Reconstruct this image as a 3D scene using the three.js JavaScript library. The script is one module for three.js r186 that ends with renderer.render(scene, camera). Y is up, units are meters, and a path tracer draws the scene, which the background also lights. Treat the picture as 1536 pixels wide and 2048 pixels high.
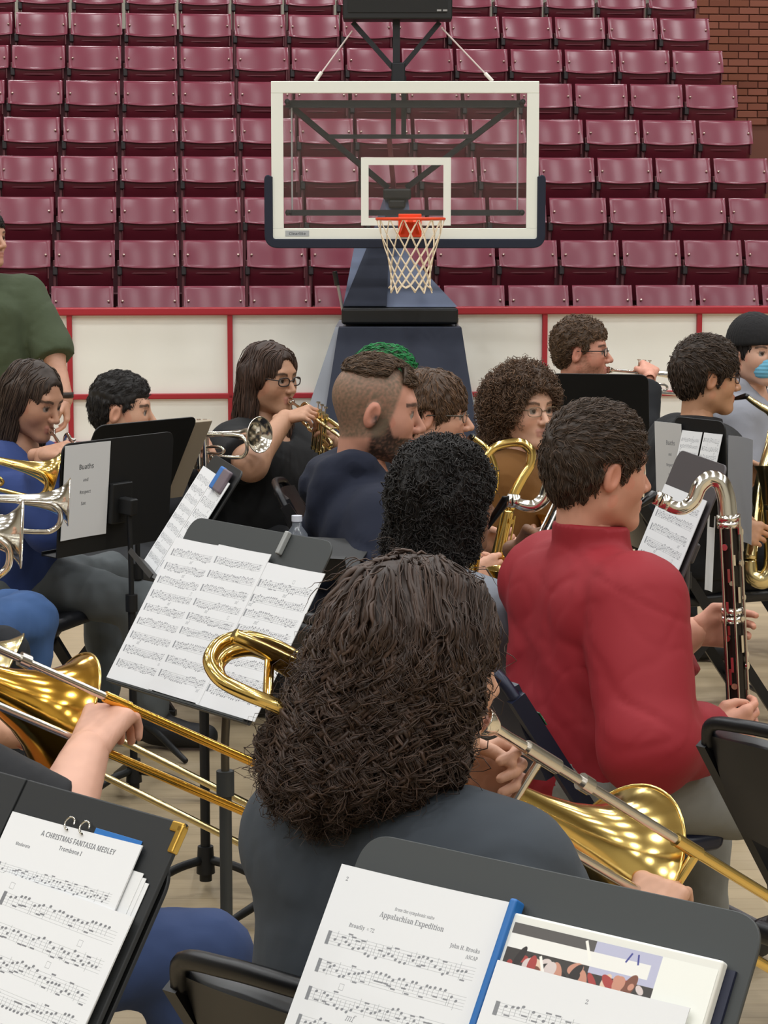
import * as THREE from 'three';
import { mergeGeometries } from 'three/addons/utils/BufferGeometryUtils.js';
import { RoundedBoxGeometry } from 'three/addons/geometries/RoundedBoxGeometry.js';
import { ImprovedNoise } from 'three/addons/math/ImprovedNoise.js';
import { RectAreaLightUniformsLib } from 'three/addons/lights/RectAreaLightUniformsLib.js';

// ---------------------------------------------------------------- camera, light, exposure
const F = 4400, CX = 768, CY = 1024, HOR = 482, EYE = 1.65;          // focal length in pixels of the 1536 x 2048 frame
const scene = new THREE.Scene();
const camera = new THREE.PerspectiveCamera(2 * Math.atan(1024 / F) * 180 / Math.PI, 1536 / 2048, 0.05, 120);
const PITCH = Math.atan((CY - HOR) / F);
camera.position.set(0, EYE, 0);
camera.rotation.set(-PITCH, 0, 0);
camera.updateMatrixWorld();
const renderer = new THREE.WebGLRenderer();
renderer.toneMapping = THREE.LinearToneMapping;
renderer.toneMappingExposure = 1.0;
renderer.shadowMap.enabled = true;
RectAreaLightUniformsLib.init();
scene.background = new THREE.Color(0x000000);
// the hall's high-bay lamps: a grid under the ceiling (built in the lamp builder below)
const LAMP = { y: 11.2, size: 0.62, power: 108, glow: 36, color: new THREE.Color(0.975, 0.99, 1.0) };
const lampSpots = [];
for (let i = 0; i < 6; i++) for (let j = 0; j < 7; j++) lampSpots.push([-12.5 + i * 5, 11 - j * 5.2]);

// ---------------------------------------------------------------- helpers
const V = (x, y, z) => new THREE.Vector3(x, y, z);
let seed = 7;
const rnd = () => { seed = (seed * 1664525 + 1013904223) >>> 0; return seed / 4294967296; };
const rr = (a, b) => a + (b - a) * rnd();
const reseed = (n) => { seed = n * 2654435 + 12345 >>> 0; rnd(); rnd(); };
const noiseGen = new ImprovedNoise();
const nz = (x, y, z) => noiseGen.noise(x + 51.3, y + 17.7, z + 33.1);
const clamp = (x, a, b) => Math.min(b, Math.max(a, x));
const sstep = (a, b, x) => { const t = clamp((x - a) / (b - a), 0, 1); return t * t * (3 - 2 * t); };
const cP = Math.cos(PITCH), sP = Math.sin(PITCH);
// a point of the hall from where it shows in the frame and its scale there (pixels per metre)
function at(px, py, s) {
  const d = F / s, X = (px - CX) / s, Y = (CY - py) / s;
  return V(X, EYE + Y * cP - d * sP, -(d * cP + Y * sP));
}
function atH(px, py, h) {                                            // the same from its height above the floor
  const X = (px - CX) / F, Y = (CY - py) / F;
  const ry = Y * cP - sP, rz = -(cP + Y * sP), t = (h - EYE) / ry;
  return V(X * t, h, rz * t);
}
function toPix(p) {
  const y = p.y - EYE, d = -p.z * cP - y * sP, Y = y * cP - p.z * sP;
  // inverse of at()
  return [CX + p.x / d * F, CY - (y * cP + (-p.z) * sP) / d * F, F / d];
}
const used = {};
function numbered(n) { used[n] = (used[n] ?? -1) + 1; return used[n] ? n + '_' + String(used[n]).padStart(3, '0') : n; }
function shade(o) { o.castShadow = o.receiveShadow = true; return o; }
function thing(name, label, category, pos = V(0, 0, 0), group) {
  const o = new THREE.Group(); o.name = numbered(name); o.position.copy(pos); scene.add(o);
  o.userData = { label, category }; if (group) o.userData.group = group;
  return o;
}
function part(parent, name, geo, mat, label) {
  const m = shade(new THREE.Mesh(geo, mat)); m.name = name; parent.add(m);
  if (label) m.userData.label = label;
  return m;
}
function struct(name, geo, mat) { const m = shade(new THREE.Mesh(geo, mat)); m.name = name; m.userData.kind = 'structure'; scene.add(m); return m; }
const col = (h) => new THREE.Color(h);
const std = (c, rough = 0.6, metal = 0, extra = {}) => new THREE.MeshStandardMaterial({ color: c, roughness: rough, metalness: metal, ...extra });
const box = (w, h, d, x = 0, y = 0, z = 0, r = 0) => { const g = r ? new RoundedBoxGeometry(w, h, d, 2, r) : new THREE.BoxGeometry(w, h, d); g.translate(x, y, z); return g; };
const cyl = (r0, r1, h, seg = 16, x = 0, y = 0, z = 0) => { const g = new THREE.CylinderGeometry(r0, r1, h, seg); g.translate(x, y, z); return g; };
const sph = (r, x = 0, y = 0, z = 0, a = 14, b = 10) => { const g = new THREE.SphereGeometry(r, a, b); g.translate(x, y, z); return g; };
function merge(list) {
  return mergeGeometries(list.map((g) => {
    let h = g.index ? g.toNonIndexed() : g.clone();
    for (const k of Object.keys(h.attributes)) if (!['position', 'normal', 'uv'].includes(k)) h.deleteAttribute(k);
    if (!h.attributes.normal) h.computeVertexNormals();
    if (!h.attributes.uv) h.setAttribute('uv', new THREE.BufferAttribute(new Float32Array(h.attributes.position.count * 2), 2));
    return h;
  }));
}
// a tube along points with its own radius at each point (parallel-transport frames, closed ends)
function sweep(pts, rad, sides = 12, smooth = 0) {
  let P = pts.map((p) => p.isVector3 ? p : V(...p)), R = Array.isArray(rad) ? rad : P.map(() => rad);
  if (smooth) {
    const c = new THREE.CatmullRomCurve3(P, false, 'centripetal'), n = smooth, Q = [], S = [];
    for (let i = 0; i <= n; i++) {
      const t = i / n; Q.push(c.getPoint(t));
      const f = t * (P.length - 1), a = Math.min(P.length - 2, Math.floor(f)); S.push(R[a] + (R[a + 1] - R[a]) * (f - a));
    }
    P = Q; R = S;
  }
  const n = P.length, pos = [], idx = [];
  let nrm = null;
  for (let i = 0; i < n; i++) {
    const t = P[Math.min(n - 1, i + 1)].clone().sub(P[Math.max(0, i - 1)]).normalize();
    if (!nrm) nrm = Math.abs(t.y) < 0.9 ? V(0, 1, 0) : V(1, 0, 0);
    nrm = nrm.clone().addScaledVector(t, -nrm.dot(t)).normalize();
    const b = t.clone().cross(nrm);
    for (let k = 0; k < sides; k++) {
      const a = k / sides * Math.PI * 2, c = Math.cos(a) * R[i], s = Math.sin(a) * R[i];
      pos.push(P[i].x + nrm.x * c + b.x * s, P[i].y + nrm.y * c + b.y * s, P[i].z + nrm.z * c + b.z * s);
    }
  }
  for (let i = 0; i < n - 1; i++) for (let k = 0; k < sides; k++) {
    const a = i * sides + k, b = i * sides + (k + 1) % sides, c = a + sides, d = b + sides;
    idx.push(a, b, c, b, d, c);
  }
  for (const e of [0, n - 1]) {
    const c = pos.length / 3; pos.push(P[e].x, P[e].y, P[e].z);
    for (let k = 0; k < sides; k++) { const a = e * sides + k, b = e * sides + (k + 1) % sides; e ? idx.push(a, b, c) : idx.push(b, a, c); }
  }
  const g = new THREE.BufferGeometry();
  g.setAttribute('position', new THREE.Float32BufferAttribute(pos, 3)); g.setIndex(idx); g.computeVertexNormals();
  return g;
}
const bar = (a, b, r, sides = 8) => sweep([a, b], r, sides);
// a square-section beam between two points
function beam(a, b, w, h = w) {
  const A = a.isVector3 ? a : V(...a), B = b.isVector3 ? b : V(...b), g = new THREE.BoxGeometry(A.distanceTo(B), h, w);
  const x = B.clone().sub(A).normalize(); let u = Math.abs(x.y) > 0.95 ? V(0, 0, 1) : V(0, 1, 0);
  const z = x.clone().cross(u).normalize(); u = z.clone().cross(x);
  g.applyMatrix4(new THREE.Matrix4().makeBasis(x, u, z).setPosition(A.clone().add(B).multiplyScalar(0.5)));
  return g;
}
function canvasTex(w, h, draw) {
  const c = document.createElement('canvas'); c.width = w; c.height = h; draw(c.getContext('2d'), w, h);
  const t = new THREE.CanvasTexture(c); t.colorSpace = THREE.SRGBColorSpace; return t;
}
function dataTex(w, h, fn, srgb = true) {
  const a = new Uint8Array(w * h * 4);
  for (let y = 0; y < h; y++) for (let x = 0; x < w; x++) { const c = fn(x / w, y / h), i = (y * w + x) * 4; a[i] = c[0]; a[i + 1] = c[1]; a[i + 2] = c[2]; a[i + 3] = 255; }
  const t = new THREE.DataTexture(a, w, h); t.wrapS = t.wrapT = THREE.RepeatWrapping; t.magFilter = THREE.LinearFilter; t.minFilter = THREE.LinearMipmapLinearFilter;
  if (srgb) t.colorSpace = THREE.SRGBColorSpace; t.needsUpdate = true; return t;
}
// ---------------------------------------------------------------- the hall
// The seating and its white boards stand turned a little against the camera: u runs along them, v behind them.
const YAW = Math.atan(403 / F), G0 = 17.0;
const wn = V(-Math.sin(YAW), 0, -Math.cos(YAW)), wa = V(Math.cos(YAW), 0, -Math.sin(YAW));
const W = (u, y, v) => V(0, y, 0).addScaledVector(wn, G0 + v).addScaledVector(wa, u);
const WROT = -Math.atan2(wa.z, wa.x) ;
const wallFrame = new THREE.Matrix4().makeBasis(wa, V(0, 1, 0), wn.clone().negate());
function inWall(g, u, y, v) { return g.applyMatrix4(wallFrame.clone().setPosition(W(u, y, v))); }

const floorTex = dataTex(1024, 1024, (x, y) => {
  const row = Math.floor(y * 32), off = ((row * 0.377) % 1), pl = Math.floor((x + off) * 3), h = Math.abs(Math.sin(row * 91.7 + pl * 47.3) * 4375.5) % 1;
  const g = nz(x * 14, y * 420, row) * 7 + nz(x * 60, y * 900, 3) * 5, e = (y * 32) % 1, j = e < 0.05 ? -12 : 0;
  const b = 0.95 + h * 0.08;
  return [clamp(172 * b + g + j, 0, 255), clamp(154 * b + g + j, 0, 255), clamp(124 * b + g * 0.9 + j, 0, 255)];
});
floorTex.repeat.set(16, 16);
const floorG = new THREE.BoxGeometry(44, 0.3, 44); floorG.translate(2, -0.15, -6);
struct('floor', floorG, std(0xffffff, 0.42, 0, { map: floorTex }));
const creamWall = std(0xb9b5a8, 0.85), ceilMat = std(0xa8a59d, 0.9);
struct('ceiling', box(44, 0.4, 44, 2, 12.9, -6), ceilMat);
struct('wall_left', box(0.4, 13, 44, -20.2, 6.5, -6), creamWall);
struct('wall_right', box(0.4, 13, 44, 24.2, 6.5, -6), creamWall);
struct('wall_front', box(44, 13, 0.4, 2, 6.5, 16.2), creamWall);
struct('wall_back', box(44, 13, 0.4, 2, 6.5, -28.2), creamWall);
for (let k = 0; k < 7; k++) struct('trim_' + (k + 1), box(44, 0.5, 0.25, 2, 12.45, 12 - k * 6), std(0x8d8577, 0.8));

// ---------------------------------------------------------------- lamps under the ceiling
{
  const shadeG = new THREE.LatheGeometry([[0.02, 0.42], [0.09, 0.42], [0.11, 0.22], [0.3, 0.1], [0.36, 0.0], [0.345, 0.0], [0.28, 0.085], [0.02, 0.19]].map((p) => new THREE.Vector2(...p)), 24);
  const glowG = new THREE.CircleGeometry(0.31, 24); glowG.rotateX(Math.PI / 2); glowG.translate(0, 0.03, 0);
  const rodG = cyl(0.012, 0.012, 1.05, 6, 0, 0.94, 0);
  const glowM = new THREE.MeshStandardMaterial({ color: 0x111111, emissive: LAMP.color, emissiveIntensity: LAMP.glow, side: THREE.DoubleSide });
  const shadeM = std(0x8f8f8f, 0.4, 0.7, { side: THREE.DoubleSide }), rodM = std(0x333333, 0.6);
  lampSpots.forEach(([x, z], i) => {
    const t = thing('high_bay_lamp', 'round high-bay lamp hanging from the hall ceiling', 'lamp', V(x, LAMP.y, z), 'high-bay lamps under the ceiling');
    part(t, 'lamp_shade', shadeG, shadeM); part(t, 'diffuser', glowG, glowM); part(t, 'rod', rodG, rodM);
    const l = new THREE.RectAreaLight(LAMP.color, LAMP.power, LAMP.size, LAMP.size);
    l.position.set(0, -0.01, 0); l.rotation.x = -Math.PI / 2; l.castShadow = true; t.add(l); l.name = 'lamp_light';
  });
}

// ---------------------------------------------------------------- white boards with red rails in front of the seating
{
  const red = std(0xa4202c, 0.4), white = std(0xefeee6, 0.38);
  const P0 = 0.367, dP = 1.222, n0 = -3, n1 = 6;
  const o = new THREE.Group(); o.name = 'wall_boards'; o.userData.kind = 'structure'; scene.add(o);
  const uA = P0 + dP * n0, uB = P0 + dP * n1, mid = (uA + uB) / 2, len = uB - uA;
  part(o, 'top_rail', inWall(box(len, 0.06, 0.12, 0, 0, 0, 0.012), mid, 1.115, 0), red);
  part(o, 'middle_rail', inWall(box(len, 0.042, 0.085, 0, 0, 0, 0.008), mid, 0.465, 0), red);
  part(o, 'bottom_rail', inWall(box(len, 0.12, 0.085, 0, 0, 0, 0.008), mid, 0.06, 0), std(0x8a2026, 0.5));
  for (let k = n0; k <= n1; k++) part(o, 'post', inWall(box(0.04, 1.1, 0.085, 0, 0, 0, 0.006), P0 + dP * k, 0.55, 0.0), red);
  for (let k = n0; k < n1; k++) {
    part(o, 'panel', inWall(box(dP - 0.04, 0.6, 0.03), P0 + dP * (k + 0.5), 0.786, 0.01), white);
    part(o, 'panel', inWall(box(dP - 0.04, 0.324, 0.03), P0 + dP * (k + 0.5), 0.282, 0.01), white);
  }
}
// ---------------------------------------------------------------- raked seating
const ROWS = 9, RISE = 0.3605, TREAD = 0.575, ROWV = 0.62, BACKTOP0 = 1.295, SEATW = 0.52;
{
  const riserM = std(0x4a2228, 0.8), g = [];
  for (let k = 0; k < ROWS + 1; k++) {
    const y = BACKTOP0 + k * RISE - 0.80;                             // tread height of row k
    const v0 = ROWV + k * TREAD - 0.42;
    g.push(inWall(box(8.4, Math.max(0.1, y), TREAD - 0.004, 0, Math.max(0.1, y) / 2, -TREAD / 2), 1.02, 0, v0));
  }
  struct('trim_8', merge(g), riserM).name = 'trim_8';
  // red brick wall at the top end of the seating, its courses laid one by one where the photograph shows them
  const brickM = [0x78432f, 0x7f4836, 0x713d2c, 0x834c3b].map((c) => std(c, 0.85)), joint = std(0x70463a, 0.95);
  const v = ROWV + (ROWS) * TREAD + 0.3;
  const wall = struct('wall_brick', inWall(box(7, 9, 0.4, 0, 0, -0.2), 5.4 + 3.5, 4.5, v), joint);
  const bg = box(0.205, 0.066, 0.04, 0, 0, 0, 0.004);
  let n = 0;
  for (let r = 0; r < 22; r++) for (let c = 0; c < 9; c++) {
    const m = new THREE.Mesh(bg, brickM[(r * 7 + c * 5 + ((r * c) % 3)) % 4]); shade(m); m.name = 'brick';
    m.applyMatrix4(wallFrame.clone().setPosition(W(5.42 + (c + (r % 2) * 0.5) * 0.215, 2.9 + r * 0.0762, v - 0.005 + (n % 3) * 0.002))); wall.add(m); n++;
  }
}
{
  // one seat: curved back with a rolled lower lip, tipped-up seat under it, standard and hinge at its side
  const maroon = std(0x792f41, 0.25), maroonShade = std(0x5c1726, 0.42), iron = std(0x5a2a30, 0.5), hinge = std(0x2c2628, 0.6), boltM = std(0xc9b3a8, 0.3, 0.8);  // pan and rib: same plastic, shade of the downward-facing underside put into the colour
  function panel(w, prof, bulge, dip) {                              // prof: [y, z, thickness]; concave to the front, lower edge dipping in the middle
    const nu = 12, pos = [], idx = [], n = prof.length;
    for (let f = 0; f < 2; f++) for (let i = 0; i < n; i++) for (let k = 0; k <= nu; k++) {
      const a = k / nu * 2 - 1, [y, z, t] = prof[i];
      const wob = (1 - a * a);
      pos.push(a * w / 2, y - dip * wob * (1 - i / (n - 1)), z - bulge * wob - (f ? t : 0));
    }
    const q = (f, i, k) => f * n * (nu + 1) + i * (nu + 1) + k;
    for (let i = 0; i < n - 1; i++) for (let k = 0; k < nu; k++) {
      idx.push(q(0, i, k), q(0, i, k + 1), q(0, i + 1, k), q(0, i, k + 1), q(0, i + 1, k + 1), q(0, i + 1, k));
      idx.push(q(1, i, k), q(1, i + 1, k), q(1, i, k + 1), q(1, i, k + 1), q(1, i + 1, k), q(1, i + 1, k + 1));
    }
    const rim = (f0, a, b) => { for (const [p, r] of [[a, b]]) idx.push(q(0, ...p), q(1, ...p), q(0, ...r), q(0, ...r), q(1, ...p), q(1, ...r)); };
    for (let k = 0; k < nu; k++) { rim(0, [0, k], [0, k + 1]); rim(0, [n - 1, k + 1], [n - 1, k]); }
    for (let i = 0; i < n - 1; i++) { rim(0, [i + 1, 0], [i, 0]); rim(0, [i, nu], [i + 1, nu]); }
    const g = new THREE.BufferGeometry(); g.setAttribute('position', new THREE.Float32BufferAttribute(pos, 3)); g.setIndex(idx);
    const h = g.toNonIndexed(); h.computeVertexNormals(); g.computeVertexNormals(); return g;
  }
  // y measured from the top of the back
  const backG = panel(0.485, [[-0.213, 0.085, 0.012], [-0.205, 0.078, 0.012], [-0.19, 0.068, 0.012], [-0.1, 0.04, 0.012], [-0.02, 0.01, 0.012], [0, 0, 0.012]], 0.03, 0.016);
  const seatG = panel(0.45, [[-0.5, -0.05, 0.02], [-0.4, 0.0, 0.02], [-0.3, 0.045, 0.02], [-0.225, 0.06, 0.02], [-0.19, 0.05, 0.02]], 0.02, 0.0);
  const ribG = box(0.3, 0.016, 0.02, 0, -0.268, 0.03, 0.006);
  const stG = box(0.024, 0.62, 0.1, -SEATW / 2 + 0.014, -0.47, 0.0, 0.006);
  const hingeG = box(0.04, 0.075, 0.09, -SEATW / 2 + 0.02, -0.245, 0.03, 0.01), boltG = sph(0.011, 0, 0, 0, 8, 6), armG = box(0.012, 0.1, 0.03, 0.225, -0.26, 0.06, 0.003);
  const words = ['lowest', 'second', 'third', 'fourth', 'fifth', 'sixth', 'seventh', 'eighth', 'ninth'], ord = ['first', 'second', 'third', 'fourth', 'fifth', 'sixth', 'seventh', 'eighth', 'ninth', 'tenth', 'eleventh', 'twelfth', 'thirteenth', 'fourteenth', 'fifteenth', 'sixteenth'];
  let proto = null;
  for (let k = 0; k < ROWS; k++) {
    let seen = 0;
    for (let c = -5; c < 10; c++) {
      const p = W((c + 0.5) * SEATW, BACKTOP0 + k * RISE, ROWV + k * TREAD), q = toPix(p);
      let o;
      if (!proto) {
        o = proto = thing('arena_seat', '', 'seat', p, 'maroon arena seats');
        part(o, 'backrest', backG, maroon); part(o, 'seat_pan', seatG, maroonShade); part(o, 'rib', ribG, maroonShade); part(o, 'standard', stG, iron);
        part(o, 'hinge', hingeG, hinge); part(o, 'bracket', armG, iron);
        for (const s of [-1, 1]) { const b = part(o, 'bolt', boltG, boltM); b.position.set(s * 0.205, -0.118, 0.047); }
      } else { o = proto.clone(); o.name = numbered('arena_seat'); o.position.copy(p); scene.add(o); }
      o.rotation.y = YAW; o.userData = { category: 'seat', group: 'maroon arena seats' };
      const vis = q[0] > -40 && q[0] < 1570;
      o.userData.label = vis ? `maroon arena seat, ${words[k]} row above the white boards, ${ord[seen++]} from left edge of photo` : `maroon arena seat, ${words[k]} row above the white boards, beyond the photo's edge`;
    }
  }
}
// ---------------------------------------------------------------- portable basketball goal, lowered
{
  const C = at(810, 322, 290);                                       // middle of the board
  const o = thing('basketball_goal', 'portable basketball goal with glass backboard, orange rim and navy padding', 'basketball hoop', V(C.x, 0, C.z));
  const oy = C.y, u = 1 / 290;                                       // u: one pixel of the photograph at the board
  const X = (px) => (px - 810) * u, Y = (py) => oy + (322 - py) * u;
  const white = std(0xe9ece4, 0.35), steel = std(0x24262a, 0.45, 0.3), navy = std(0x121a2e, 0.75), slate = std(0x5b6680, 0.5), orange = std(0xe8481c, 0.4), black = std(0x111214, 0.45);
  const frame = (x0, x1, y0, y1, w, d, r = 0.005) => merge([box(x1 - x0, w, d, (x0 + x1) / 2, y1 - w / 2, 0, r), box(x1 - x0, w, d, (x0 + x1) / 2, y0 + w / 2, 0, r), box(w, y1 - y0 - 2 * w, d, x0 + w / 2, (y0 + y1) / 2, 0), box(w, y1 - y0 - 2 * w, d, x1 - w / 2, (y0 + y1) / 2, 0)]);
  const bx0 = X(543), bx1 = X(1077), by0 = Y(479), by1 = Y(165);
  const board = part(o, 'backboard_frame', frame(bx0, bx1, by0, by1, 0.082, 0.035), white);
  const gl = new THREE.MeshPhysicalMaterial({ color: 0xffffff, roughness: 0.02, transmission: 1, thickness: 0, ior: 1.45 });
  part(o, 'backboard_glass', box(bx1 - bx0 - 0.14, by1 - by0 - 0.14, 0.004, (bx0 + bx1) / 2, (by0 + by1) / 2, -0.004), gl);
  const sq = frame(X(722), X(902), Y(450), Y(315), 0.052, 0.004, 0); sq.translate(0, 0, 0.004);
  part(o, 'target_square', sq, white);
  // U-shaped edge padding along the lower edge and corners
  const sh = new THREE.Shape(), ox0 = bx0 - 0.042, ox1 = bx1 + 0.042, oy0 = by0 - 0.048, yt = Y(352), rC = 0.09;
  sh.moveTo(ox0 + 0.02, yt); sh.lineTo(bx0, yt - 0.01); sh.lineTo(bx0, by0 + 0.03); sh.quadraticCurveTo(bx0, by0, bx0 + 0.03, by0); sh.lineTo(bx1 - 0.03, by0); sh.quadraticCurveTo(bx1, by0, bx1, by0 + 0.03); sh.lineTo(bx1, yt - 0.01); sh.lineTo(ox1 - 0.02, yt);
  sh.quadraticCurveTo(ox1, yt, ox1, yt - 0.03); sh.lineTo(ox1, oy0 + rC); sh.quadraticCurveTo(ox1, oy0, ox1 - rC, oy0); sh.lineTo(ox0 + rC, oy0); sh.quadraticCurveTo(ox0, oy0, ox0, oy0 + rC); sh.lineTo(ox0, yt - 0.03); sh.quadraticCurveTo(ox0, yt, ox0 + 0.02, yt);
  const padG = new THREE.ExtrudeGeometry(sh, { depth: 0.05, bevelEnabled: true, bevelSize: 0.008, bevelThickness: 0.008, bevelSegments: 2, curveSegments: 8 }); padG.translate(0, 0, -0.025);
  part(o, 'edge_padding', padG, navy);
  const tagT = canvasTex(128, 32, (c, w, h) => { c.fillStyle = '#a9aeb2'; c.fillRect(0, 0, w, h); c.fillStyle = '#4c5258'; c.font = 'bold 22px sans-serif'; c.textAlign = 'center'; c.fillText('Clearlite', 64, 24); });
  part(o, 'name_plate', new THREE.PlaneGeometry(0.165, 0.04).translate(X(594), Y(466), 0.0195), std(0xffffff, 0.5, 0, { map: tagT }));
  // steel behind the glass
  const zb = -0.16;
  for (const [y, w] of [[424, 0.04], [207, 0.05]]) part(o, 'rear_rail', beam([X(570), Y(y), zb], [X(1050), Y(y), zb], w), steel);
  for (const x of [582, 1038]) part(o, 'tie_rod', bar([X(x), Y(424), zb], [X(x), Y(207), zb], 0.006), std(0xbfc3c6, 0.4, 0.6));
  for (const [a, b] of [[[575, 207], [776, 372]], [[1035, 207], [815, 372]]]) part(o, 'brace', beam([X(a[0]), Y(a[1]), zb - 0.02], [X(b[0]), Y(b[1]), zb - 0.28], 0.036), steel);
  part(o, 'cross_bar', beam([X(652), Y(270), zb - 0.12], [X(948), Y(270), zb - 0.12], 0.03), steel);
  for (const x of [787, 808]) part(o, 'upright', beam([X(x), Y(150), zb - 0.06], [X(x), Y(268), zb - 0.1], 0.034), steel);
  part(o, 'lower_strut', beam([X(778), Y(268), zb - 0.12], [X(788), Y(372), zb - 0.3], 0.03), std(0x6a2c38, 0.6));
  part(o, 'hub', merge([box(0.2, 0.075, 0.12, X(795), Y(385), zb - 0.28, 0.015), box(0.12, 0.06, 0.1, X(795), Y(405), zb - 0.28, 0.015)]), black);
  for (const [a, b] of [[575, 205], [1045, 205], [575, 424], [1045, 424]]) part(o, 'corner_bolt', bar([X(a), Y(b), zb], [X(a), Y(b), -0.01], 0.02), steel);
  // rim with bracket and net
  const ry = Y(438), rz = 0.15 + 0.2286, rx = X(820);
  const torus = new THREE.TorusGeometry(0.2286, 0.0095, 10, 40); torus.rotateX(Math.PI / 2); torus.translate(rx, ry, rz);
  const rim = part(o, 'rim', torus, orange);
  const br = [box(0.16, 0.16, 0.02, rx, Y(450), 0.02, 0.006), box(0.13, 0.035, 0.16, rx, ry - 0.005, 0.09, 0.008), beam([rx - 0.06, Y(466), 0.02], [rx - 0.03, ry - 0.01, 0.19], 0.02), beam([rx + 0.06, Y(466), 0.02], [rx + 0.03, ry - 0.01, 0.19], 0.02)];
  part(rim, 'rim_bracket', merge(br), orange);
  {
    const cords = [], rows = 8, N = 14, R = [0.2286, 0.205, 0.175, 0.155, 0.143, 0.137, 0.133, 0.134, 0.146], H = [0, -0.1, -0.19, -0.255, -0.31, -0.36, -0.405, -0.445, -0.48];
    const P = (r, k) => { const a = (k + (r % 2) * 0.5) / N * Math.PI * 2; return V(rx + Math.cos(a) * R[r], ry + H[r] + (r === 8 ? 0.02 * Math.sin(k * 2.1) : 0), rz + Math.sin(a) * R[r]); };
    for (let r = 0; r < rows; r++) for (let k = 0; k < N; k++) {
      const a = P(r, k), b = P(r + 1, k), c = P(r + 1, r % 2 ? k + 1 : k - 1);
      cords.push(bar(a, b, r < 3 ? 0.0042 : 0.0055, 5), bar(a, c, r < 3 ? 0.0042 : 0.0055, 5));
    }
    part(o, 'net', merge(cords), std(0xe6d6bd, 0.9));
  }
  // shot clock over the board
  const ck = part(o, 'shot_clock', box(0.755, 0.62, 0.22, X(795), Y(41) + 0.31, zb - 0.05, 0.012), black);
  part(ck, 'display', box(0.68, 0.55, 0.012, X(795), Y(41) + 0.32, zb + 0.062), std(0x1c1d1f, 0.25));
  part(ck, 'marking', box(0.03, 0.012, 0.004, X(878), Y(24), zb + 0.07), std(0x9a9a9a, 0.5)); part(ck, 'marking', box(0.03, 0.012, 0.004, X(890), Y(24), zb + 0.07), std(0x9a9a9a, 0.5));
  part(o, 'clock_post', beam([X(793), Y(41), zb - 0.06], [X(793), Y(165), zb - 0.06], 0.05), steel);
  part(o, 'clock_post', box(0.095, 0.16, 0.07, X(797), Y(147), zb - 0.06, 0.01), steel);
  for (const x of [705, 880]) part(o, 'clock_brace', beam([X(x), Y(44), zb - 0.06], [X(795 + (x > 800 ? 8 : -8)), Y(135), zb - 0.06], 0.034), steel);
  for (const [a, b] of [[[704, 62], [631, 165]], [[884, 56], [984, 165]]]) {
    part(o, 'cable', bar([X(a[0]), Y(a[1]), zb - 0.02], [X(b[0]), Y(b[1]), -0.01], 0.006), std(0xc9b9b4, 0.5));
    const d = V(X(a[0]) - X(b[0]), Y(a[1]) - Y(b[1]), 0).normalize().multiplyScalar(0.075);
    part(o, 'turnbuckle', bar([X(b[0]), Y(b[1]), 0], [X(b[0]) + d.x, Y(b[1]) + d.y, -0.01], 0.013), std(0xe8e4dc, 0.4));
  }
  // padded boom, its black carrier and the navy padded base
  function frustum(b, t) {                                            // two rectangles [x0,x1,z0,z1,y]
    const g = new THREE.BoxGeometry(1, 1, 1, 1, 1, 1), p = g.attributes.position;
    for (let i = 0; i < p.count; i++) { const q = p.getY(i) > 0 ? t : b; p.setXYZ(i, p.getX(i) > 0 ? q[1] : q[0], q[4], p.getZ(i) > 0 ? q[3] : q[2]); }
    const h = g.toNonIndexed(); h.computeVertexNormals(); return h;
  }
  const zB = -0.9, k = 1.06;
  const boom = part(o, 'boom', frustum([X(690) * k, X(914) * k, zB - 0.5, zB + 0.5, Y(616)], [X(714) * k, X(792) * k, zB - 0.55, zB + 0.18, Y(478)]), slate);
  part(boom, 'boom_pad', frustum([X(690) * k, X(776) * k, zB + 0.49, zB + 0.54, Y(614)], [X(742) * k, X(780) * k, zB + 0.2, zB + 0.24, Y(480)]), navy);
  part(o, 'boom_arm', beam([X(795), Y(405), zb - 0.3], [X(770), Y(480), zB], 0.17, 0.14), slate);
  part(o, 'carrier', box((X(914) - X(688)) * k, 0.115, 1.3, X(801) * k, Y(634), zB + 0.0, 0.02), black);
  for (const x of [690, 918]) part(o, 'carrier_post', bar([X(x), Y(662), zB + 0.45], [X(x + (x < 800 ? -22 : 2)), Y(x < 800 ? 548 : 640), zB + 0.5], 0.011), std(0xa9a3a4, 0.45, 0.4));
  part(o, 'lever_grip', bar([X(671), Y(572), zB + 0.49], [X(666), Y(543), zB + 0.5], 0.018), black);
  part(o, 'base', frustum([X(575), X(972), -2.3, 0.25, 0.08], [X(668), X(925), -2.2, -0.25, Y(656)]), std(0x8b8f98, 0.5));
  part(o, 'base_padding', frustum([X(632), X(966), 0.1, 0.52, 0.06], [X(676), X(925), -0.3, -0.05, Y(655)]), navy);
  for (const x of [650, 950]) part(o, 'wheel', cyl(0.08, 0.08, 0.05, 16).rotateZ(Math.PI / 2).translate(X(x), 0.08, -1.6), black);
  void board;
}
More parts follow.
